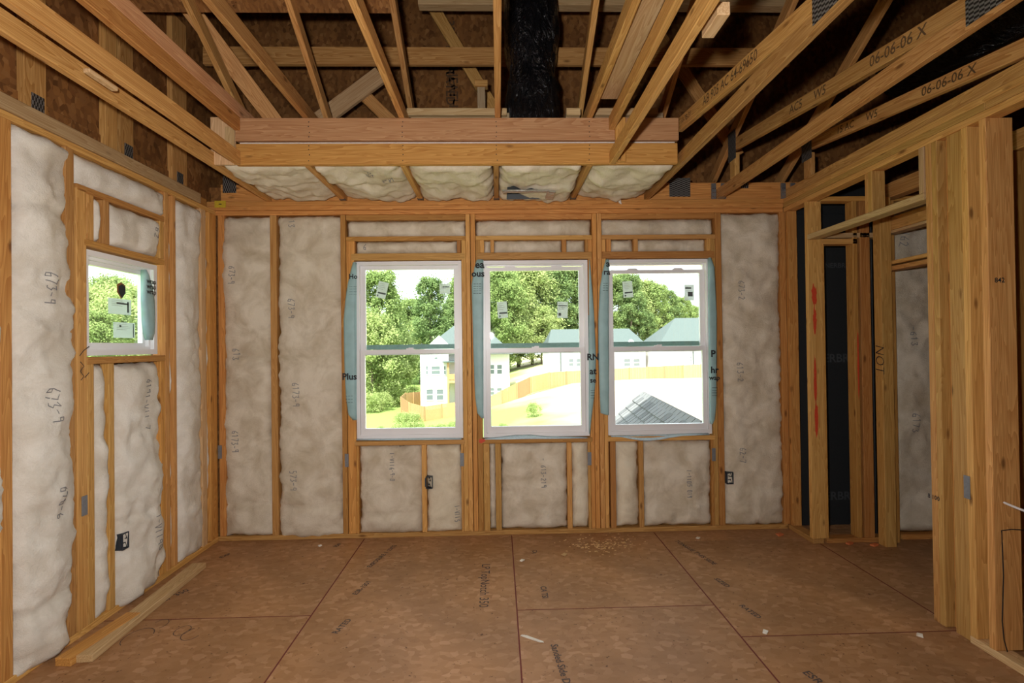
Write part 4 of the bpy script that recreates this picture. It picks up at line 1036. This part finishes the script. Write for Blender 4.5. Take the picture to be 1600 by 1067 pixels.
tube(bm, [onY(x, y, 2.49) for x, y in ((1600, 828), (1580, 827), (1565, 829), (1566, 850), (1568, 900), (1566, 970), (1569, 1000), (1574, 1018))], 0.0025, 6)
o = link('black_wire', bm_mesh(bm, 'black_wire', True), INK); tag(o, 'thin black wire hanging against the nearest right stud', 'wire')

# ------------------------------------------------------------------ outdoors
def gz(x, y):
    t = max(0.0, min(1.0, (x + 12) / 24)); t = t * t * (3 - 2 * t)
    far = -6.7 + 3.9 * t + 0.02 * max(0, x - 10)
    k = max(0.0, min(1.0, (y - 10) / 45))
    return -4.2 + (far + 4.2) * k + max(0, y - 60) * 0.012
vs_, fs = [], []
nx, ny = 60, 50
for j in range(ny + 1):
    for i in range(nx + 1):
        x = -130 + 260 * i / nx; y = 4.9 + 165 * (j / ny) ** 1.4
        vs_.append((x, y, gz(x, y) + 0.15 * fbm(Vector((x * 0.15, y * 0.15, 0)))))
for j in range(ny):
    for i in range(nx): a = j * (nx + 1) + i; fs.append((a, a + 1, a + nx + 2, a + nx + 1))
gr = poly('ground', vs_, fs, GROUND, smooth=True); tag(gr, 'sloping yard of grass and straw outside', kind='structure')
vs_ = [(x, y, -4.2) for y in (-60, 4.9) for x in (-130, 130)]
gr2 = poly('ground', vs_, [(0, 1, 3, 2)], GROUND); tag(gr2, 'yard around the near side of the house', kind='structure')
def at(px, py, Y): return onY(px, py, Y)
# houses
def house_window(root, x0, x1, z0, z1, y, nx_=2, nz_=2):
    bm = bmesh.new(); ring_frame(bm, x0, x1, z0, z1, 0.09, y - 0.08, y + 0.02)
    for k in range(1, nz_): zz = z0 + (z1 - z0) * k / nz_; bmbox(bm, (x0, y - 0.07, zz - 0.05), (x1, y, zz + 0.05))
    w = link('house_window', bm_mesh(bm, 'house_window'), WHITEP, root)
    bm = bmesh.new(); bmbox(bm, (x0 + 0.08, y - 0.04, z0 + 0.08), (x1 - 0.08, y - 0.02, z1 - 0.08)); link('window_pane', bm_mesh(bm, 'window_pane'), GLASSD, w)
def prism_roof(root, x0, x1, y0, y1, ze, zr, xa, xb, yr, nm='house_roof', mat=ROOFG):
    """hip or gable roof: eaves rectangle, ridge from (xa, yr) to (xb, yr)"""
    V = [(x0, y0, ze), (x1, y0, ze), (x1, y1, ze), (x0, y1, ze), (xa, yr, zr), (xb, yr, zr), (x0, y0, ze - 0.25), (x1, y0, ze - 0.25), (x1, y1, ze - 0.25), (x0, y1, ze - 0.25)]
    poly(nm, V, [(0, 1, 5, 4), (1, 2, 5), (2, 3, 4, 5), (3, 0, 4), (0, 6, 7, 1), (1, 7, 8, 2), (2, 8, 9, 3), (3, 9, 6, 0), (6, 9, 8, 7)], mat, root)
H = 66.0
hA = empty('house', (at(700, 600, H).x, H, -7)); tag(hA, 'white two-storey house behind curved fence, with balcony', 'house')
xa0, xa1, xa2 = at(657, 600, H).x, at(701, 600, H).x, at(797, 600, H).x
ze = at(700, 551.5, H).z
box('house_wall', (xa0, H, -7.5), (xa1, H + 11, ze), CONC, hA, bev=0)
box('house_wall', (xa1, H + 1.8, -7.5), (xa2, H + 11, ze - 0.2), CONC, hA, bev=0)
# front gable on the left bay
zp = at(700, 519, H).z
poly('gable_wall', [(xa0, H, ze), (xa1 + 1.2, H, ze), ((xa0 + xa1) / 2 + 0.6, H, zp - 0.4), (xa0, H + 0.3, ze), (xa1 + 1.2, H + 0.3, ze), ((xa0 + xa1) / 2 + 0.6, H + 0.3, zp - 0.4)], [(0, 1, 2), (5, 4, 3), (0, 2, 5, 3), (1, 4, 5, 2), (0, 3, 4, 1)], CONC, hA)
prism_roof(hA, xa0 - 0.3, xa2 + 0.4, H + 0.4, H + 11.4, ze, at(735, 500, H).z + 1.0, (xa0 + xa2) / 2, (xa0 + xa2) / 2 + 0.4, H + 6)
for a, b_, c, d in ((665, 669.5, 571, 586), (673.5, 688.5, 571, 586), (692.5, 697.5, 571, 586), (666, 677.5, 607, 626), (681.5, 693.5, 607, 626), (678, 684.5, 557, 563)):
    A, B = at(a, d, H), at(b_, c, H); house_window(hA, A.x, B.x, A.z, B.z, H, 2, 2 if c > 560 else 1)
for a, b_, c, d in ((764, 773, 569, 585), (776, 785, 569, 585), (764, 773, 605, 618), (776, 785, 605, 618)):
    A, B = at(a, d, H + 1.8), at(b_, c, H + 1.8); house_window(hA, A.x, B.x, A.z, B.z, H + 1.8)
A, B = at(700, 600, H), at(735, 565, H)
box('balcony_deck', (A.x, H - 0.6, at(700, 598, H).z), (B.x, H + 1.8, at(700, 594, H).z), FENCE, hA, bev=0)
box('balcony_rail', (A.x, H - 0.6, at(700, 593, H).z), (B.x, H - 0.5, at(700, 584, H).z), FENCE, hA, bev=0)
for px in (701, 716, 735): q = at(px, 600, H); box('balcony_post', (q.x - 0.12, H - 0.6, -7.5), (q.x + 0.12, H - 0.36, at(px, 566, H).z), FENCE, hA, bev=0)
box('porch_roof', (A.x - 0.6, H - 0.9, at(700, 566, H).z), (B.x, H + 1.9, at(700, 564, H).z), ROOFG, hA, bev=0)
box('porch_door', (at(711, 600, H + 1.8).x, H + 1.75, -7.4), (at(716, 600, H + 1.8).x, H + 1.85, at(711, 604, H).z), GLASSD, hA, bev=0)
H2 = 84.0
hB = empty('house', (at(930, 560, H2).x, H2, -4)); tag(hB, 'white house with grey-green hip roof behind straight fence', 'house')
x0, x1, ze = at(857, 560, H2).x, at(1009, 560, H2).x, at(930, 541, H2).z
box('house_wall', (x0, H2, -6), (x1, H2 + 11, ze), CONC, hB, bev=0)
prism_roof(hB, x0 - 0.2, x1 + 0.3, H2 - 0.4, H2 + 11.4, ze, at(930, 513, H2).z, at(864, 513, H2).x, at(990, 513, H2).x, H2 + 3)
for a, b_ in ((888, 896.5), (900, 908), (953, 957), (974, 985.5), (989, 1000)):
    A, B = at(a, 573, H2), at(b_, 560, H2); house_window(hB, A.x, B.x, A.z, B.z, H2)
A, B = at(977, 541, H2 - 0.5), at(997, 530, H2 - 0.5)
poly('dormer_gable', [(A.x, H2 - 0.6, A.z), (B.x, H2 - 0.6, A.z), ((A.x + B.x) / 2, H2 - 0.6, B.z), ((A.x + B.x) / 2, H2 + 2.5, B.z), (A.x, H2 + 0.5, A.z), (B.x, H2 + 0.5, A.z)], [(0, 1, 2), (0, 2, 3, 4), (1, 5, 3, 2)], WHITEP, hB)
box('corner_board', (at(876, 560, H2).x - 0.1, H2 - 0.1, -6), (at(876, 560, H2).x + 0.1, H2 + 0.05, ze), ROOFG, hB, bev=0)
H3 = 80.0
hC = empty('house', (at(1070, 560, H3).x, H3, -4)); tag(hC, 'white house with big grey roof at right edge of the view', 'house')
x0, x1, ze = at(1026, 560, H3).x, at(1180, 560, H3).x, at(1060, 541, H3).z
box('house_wall', (x0, H3, -6), (x1, H3 + 12, ze), CONC, hC, bev=0)
prism_roof(hC, x0 + 0.1, x1 + 0.3, H3 - 0.4, H3 + 12.4, ze, at(1095, 494, H3).z, at(1072, 500, H3).x, at(1140, 500, H3).x, H3 + 5)
for a, b_ in ((1077, 1081),): A, B = at(a, 565, H3), at(b_, 556, H3); house_window(hC, A.x, B.x, A.z, B.z, H3)
box('downpipe', (at(1083, 560, H3).x - 0.08, H3 - 0.15, -6), (at(1083, 560, H3).x + 0.08, H3, ze), ROOFG, hC, bev=0)
# fences: (px, py of the top, Y) along each run
def fence(label, pts, height=1.85):
    P = [at(px, py, Y) for px, py, Y in pts]
    r = empty('board_fence', (P[0].x, P[0].y, P[0].z - height)); tag(r, label, 'fence', 'cedar board fences')
    for A, B in zip(P, P[1:]):
        d = Vector((B.x - A.x, B.y - A.y, 0)); Lh = d.length; n_ = max(1, round(Lh / 2.4)); u = d / Lh; nrm = Vector((u.y, -u.x, 0))
        if nrm.y > 0: nrm = -nrm
        for s in range(n_):
            a = A.lerp(B, s / n_); b_ = A.lerp(B, (s + 1) / n_)
            bm = bmesh.new(); m = 16
            for k in range(m):
                p_ = a.lerp(b_, (k + 0.04) / m); q_ = a.lerp(b_, (k + 0.96) / m); t = random.uniform(0, 0.02)
                V = []
                for w_ in (p_, q_):
                    for off in (0.0, 0.02):
                        for zz in (w_.z - height, w_.z): V.append(bm.verts.new((w_.x + nrm.x * (off + t), w_.y + nrm.y * (off + t), zz)))
                for f in ((2, 3, 7, 6), (0, 4, 5, 1), (0, 1, 3, 2), (4, 6, 7, 5), (1, 5, 7, 3), (0, 2, 6, 4)): bm.faces.new([V[i] for i in f])
            link('fence_panel', bm_mesh(bm, 'fence_panel'), FENCE, r)
            stick('fence_post', (a.x + nrm.x * 0.06, a.y + nrm.y * 0.06, a.z - height - 0.1), (a.x + nrm.x * 0.06, a.y + nrm.y * 0.06, a.z + 0.05), 0.1, 0.1, FENCE, r, bev=0)
    return r
fence('cedar board fence curving round the white two-storey house', [(656, 612, 70), (634, 614, 66), (627, 620, 60), (640, 629, 57), (663, 635, 55), (690, 631, 55), (722, 627, 55), (752, 622, 55.5)])
fence('cedar board fence climbing the slope in the middle window', [(762, 621, 56), (783, 610, 56), (808, 598, 57), (828, 589, 58), (858, 581.5, 60), (912, 578.5, 61)])
fence('straight cedar board fence seen through the right-hand window', [(925, 577.5, 61), (955, 576, 61.2), (1095, 569, 62), (1150, 567, 62.3)])
# porch roof below the right-hand window, tab by tab
pr = empty('porch_roof', (2.2, 7, -0.6)); tag(pr, 'grey shingled porch roof just below the right-hand window', 'roof')
A = Vector((2.395, 8.5, 0.765)); B = Vector((2.02, 4.95, 0.765))
e1 = (B - A).normalized(); perp = Vector((-e1.y, e1.x, 0)).normalized()
perp = perp if perp.x < 0 else -perp
fall = (perp * 0.735 + Vector((0, 0, -0.678))).normalized(); nrm = e1.cross(fall).normalized()
nrm = nrm if nrm.z > 0 else -nrm
LR = (B - A).length
Rm = lambda o: Matrix(((e1.x, fall.x, nrm.x, o.x), (e1.y, fall.y, nrm.y, o.y), (e1.z, fall.z, nrm.z, o.z), (0, 0, 0, 1)))
fall2 = (-perp * 0.735 + Vector((0, 0, -0.678))).normalized()
V = [A, B, B + fall * 1.7, A + fall * 1.7, A + fall2 * 1.7, B + fall2 * 1.7]
poly('roof_deck', [v - Vector((0, 0, 0.01)) for v in V] + [v - Vector((0, 0, 0.05)) for v in V], [(0, 1, 2, 3), (1, 0, 4, 5), (7, 6, 9, 8), (6, 7, 11, 10), (3, 2, 8, 9), (0, 3, 9, 6), (4, 0, 6, 10)], SHING[2], pr)
poly('gable_fascia', [A + e1 * 0.04, A + e1 * 0.04 + fall * 1.7, A + e1 * 0.04 + fall2 * 1.7, A + e1 * 0.08, A + e1 * 0.08 + fall * 1.7, A + e1 * 0.08 + fall2 * 1.7], [(0, 1, 2), (5, 4, 3), (0, 3, 4, 1), (0, 2, 5, 3)], WHITEP, pr)
tabs = []
for w_, m_ in ((0.2, 0), (0.15, 0), (0.2, 1), (0.10, 1), (0.17, 0)):
    bm = bmesh.new(); bmbox(bm, (0, 0, 0), (w_ - 0.018, 0.185, 0.016)); me = bm_mesh(bm, 'shingle'); me.materials.append(SHING[m_]); tabs.append((w_, me))
course = 0.0
for row in range(10):
    s = -random.uniform(0, 0.12)
    while s < LR:
        w_, me = random.choice(tabs)
        o_ = A + e1 * max(s, 0.0) + fall * (row * 0.155 + 0.03) + nrm * 0.012
        M = Rm(o_) @ Matrix.Rotation(0.11, 4, 'X')
        link('shingle', me, None, pr, M); s += w_
for k in range(int(LR / 0.2)):
    o_ = A + e1 * (k * 0.2)
    for f_ in (fall, fall2):
        n2 = e1.cross(f_); n2 = n2 if n2.z > 0 else -n2
        M = Matrix(((e1.x, f_.x, n2.x, o_.x), (e1.y, f_.y, n2.y, o_.y), (e1.z, f_.z, n2.z, o_.z + 0.022), (0, 0, 0, 1)))
        link('ridge_cap', tabs[0][1], None, pr, M @ Matrix.Scale(0.8, 4, (0, 1, 0)))
# trees
def tree_proto(seed, h, crown_r, base, n, leaf_s, mat, slim=1.0):
    rnd = random.Random(seed)
    bm = bmesh.new()
    lean = rnd.uniform(-0.3, 0.3)
    tube(bm, [(0, 0, -0.5), (lean * 0.3, 0, h * 0.4), (lean, 0.2, h * 0.93)], [h * 0.017, h * 0.012, h * 0.003], 7)
    for k in range(7):
        z = h * (base + 0.06 + (0.8 - base) * k / 7); a = rnd.uniform(0, 6.28); r_ = crown_r * 0.7 * (1 - 0.5 * k / 7)
        tube(bm, [(lean * z / h, 0, z), (math.cos(a) * r_, math.sin(a) * r_, z + r_ * 0.5)], [h * 0.006, h * 0.0015], 5)
    trunk = bm_mesh(bm, 'trunk', True); trunk.materials.append(BARK)
    clumps = []
    for k in range(150):
        t = rnd.random() ** 0.8
        z = h * (base + (1 - base) * t); rr = crown_r * (0.35 + 0.65 * math.sin(math.pi * min(1, 0.18 + t * 0.8))) * slim
        a = rnd.uniform(0, 6.28); q = rr * math.sqrt(rnd.random())
        clumps.append((math.cos(a) * q, math.sin(a) * q, z, crown_r * rnd.uniform(0.12, 0.28)))
    V, Fc = [], []
    for k in range(n):
        cx, cy, cz, cr = rnd.choice(clumps)
        if k % 4 == 0: cr *= 1.9
        d = Vector((rnd.gauss(0, 1), rnd.gauss(0, 1), rnd.gauss(0, 0.8))).normalized() * cr * rnd.random() ** 0.4
        p_ = Vector((cx, cy, cz)) + d
        nn = (d.normalized() + Vector((rnd.uniform(-1, 1), rnd.uniform(-1, 1), rnd.uniform(-0.2, 1.2)))).normalized()
        s1 = nn.orthogonal().normalized(); s1.rotate(Matrix.Rotation(rnd.uniform(0, 6.28), 3, nn)); s2 = nn.cross(s1)
        s = leaf_s * rnd.uniform(0.6, 1.3)
        i = len(V)
        V += [p_ - s1 * s, p_ + s2 * s * 0.55, p_ + s1 * s, p_ - s2 * s * 0.55]
        Fc.append((i, i + 1, i + 2, i + 3))
    fo = bpy.data.meshes.new('foliage'); fo.from_pydata([tuple(v) for v in V], [], Fc); fo.materials.append(mat)
    return trunk, fo
protos = [tree_proto(1, 17, 4.2, 0.18, 26000, 0.17, LEAF[0]), tree_proto(2, 19, 3.8, 0.08, 30000, 0.17, LEAF[1], 0.9), tree_proto(3, 14, 4.8, 0.10, 26000, 0.17, LEAF[2])]
bush = tree_proto(4, 2.2, 1.5, 0.02, 4000, 0.075, LEAF[2])
def plant(kind, x, y, sc, label, group=None, cat='tree', nm='leafy_tree', z=None):
    tr, fo = kind
    r = empty(nm, (x, y, gz(x, y) if z is None else z)); tag(r, label, cat, group)
    M = Matrix.Translation(r.location) @ Matrix.Rotation(random.uniform(0, 6.28), 4, 'Z') @ Matrix.Scale(sc, 4)
    link('trunk' if cat == 'tree' else 'stems', tr, None, r, M); link('foliage', fo, None, r, M)
def plant_px(kind, px, ptop, Y, label, group=None, hgt=17, **kw):
    q = at(px, ptop, Y); g = gz(q.x, Y)
    plant(kind, q.x, Y, (q.z - g) / hgt, label, group, **kw)
plant_px(protos[0], 590, 428, 76, 'big leafy tree nearest, filling left half of leftmost far window', hgt=17)
plant_px(protos[2], 612, 510, 80, 'lower bushy tree at left behind the curved fence', hgt=14)
plant_px(protos[2], 580, 490, 72, 'lower bushy tree at left edge of leftmost far window', hgt=14)
plant_px(protos[1], 672, 436, 88, 'tall pointed tree left of the white two-storey house', hgt=19)
gT = 'trees of the wood behind the houses'
for px, top, Y, k in ((640, 470, 96, 0), (705, 470, 92, 1), (728, 430, 97, 0), (765, 405, 94, 1), (785, 425, 90, 0), (808, 395, 100, 1), (830, 418, 98, 2), (850, 405, 104, 0), (872, 415, 100, 1), (893, 410, 104, 0), (915, 420, 102, 1), (940, 425, 106, 0), (965, 432, 104, 0), (985, 430, 100, 1), (1005, 440, 106, 2), (1025, 446, 104, 0), (1045, 455, 106, 1), (1065, 466, 108, 0), (1086, 480, 110, 0), (795, 470, 92, 2), (845, 480, 95, 2), (1015, 490, 100, 1), (615, 480, 100, 1), (655, 500, 94, 2)):
    plant_px(protos[k], px, top, Y + 14, 'leafy green tree in the wood behind the houses, seen through the %s far window' % ('leftmost' if px < 740 else 'middle' if px < 935 else 'right-hand'), gT, hgt=(17, 19, 14)[k])
for k, (px, top, Xd, kd, lab) in enumerate(((148, 452, -44, 2, 'tree seen at the left side of small left window'), (172, 436, -50, 0, 'tree seen in the middle of small left window'), (200, 446, -46, 2, 'tree seen at right side of small left window'), (185, 470, -38, 2, 'lower nearer tree beyond the small left window'), (225, 450, -56, 1, 'tree farthest back beyond the small left window'), (155, 490, -36, 0, 'small nearest tree beyond the small left window'))):
    q = onX(px, top, Xd); g = -4.5
    plant(protos[kd], q.x, q.y, (q.z - g) / (17, 19, 14)[kd], lab, None, z=g)
gB = 'wild shrubs on the slope below the fences'
for px, py, Y, s in ((585, 676, 34, 0.55), (603, 668, 38, 0.5), (620, 664, 42, 0.5), (640, 664, 44, 0.45), (655, 668, 44, 0.4), (638, 652, 52, 0.6), (648, 655, 52, 0.55), (628, 648, 54, 0.6), (595, 655, 46, 0.35), (690, 676, 40, 0.4), (708, 674, 40, 0.4), (675, 676, 40, 0.4), (580, 612, 66, 1.0), (596, 610, 68, 1.0), (614, 607, 72, 1.1), (632, 604, 74, 1.0), (646, 603, 76, 1.0), (776, 664, 32, 0.3), (786, 656, 36, 0.3), (834, 642, 42, 0.45), (806, 664, 34, 0.25)):
    q = at(px, py, Y); plant(bush, q.x, Y, s, 'wild green shrub ' + ('among grass on the slope in the middle far window' if px > 740 else 'at the foot of the trees in the leftmost far window' if py < 620 else 'low in the leftmost far window, in front of the curved fence'), gB, 'shrub', 'wild_shrub')
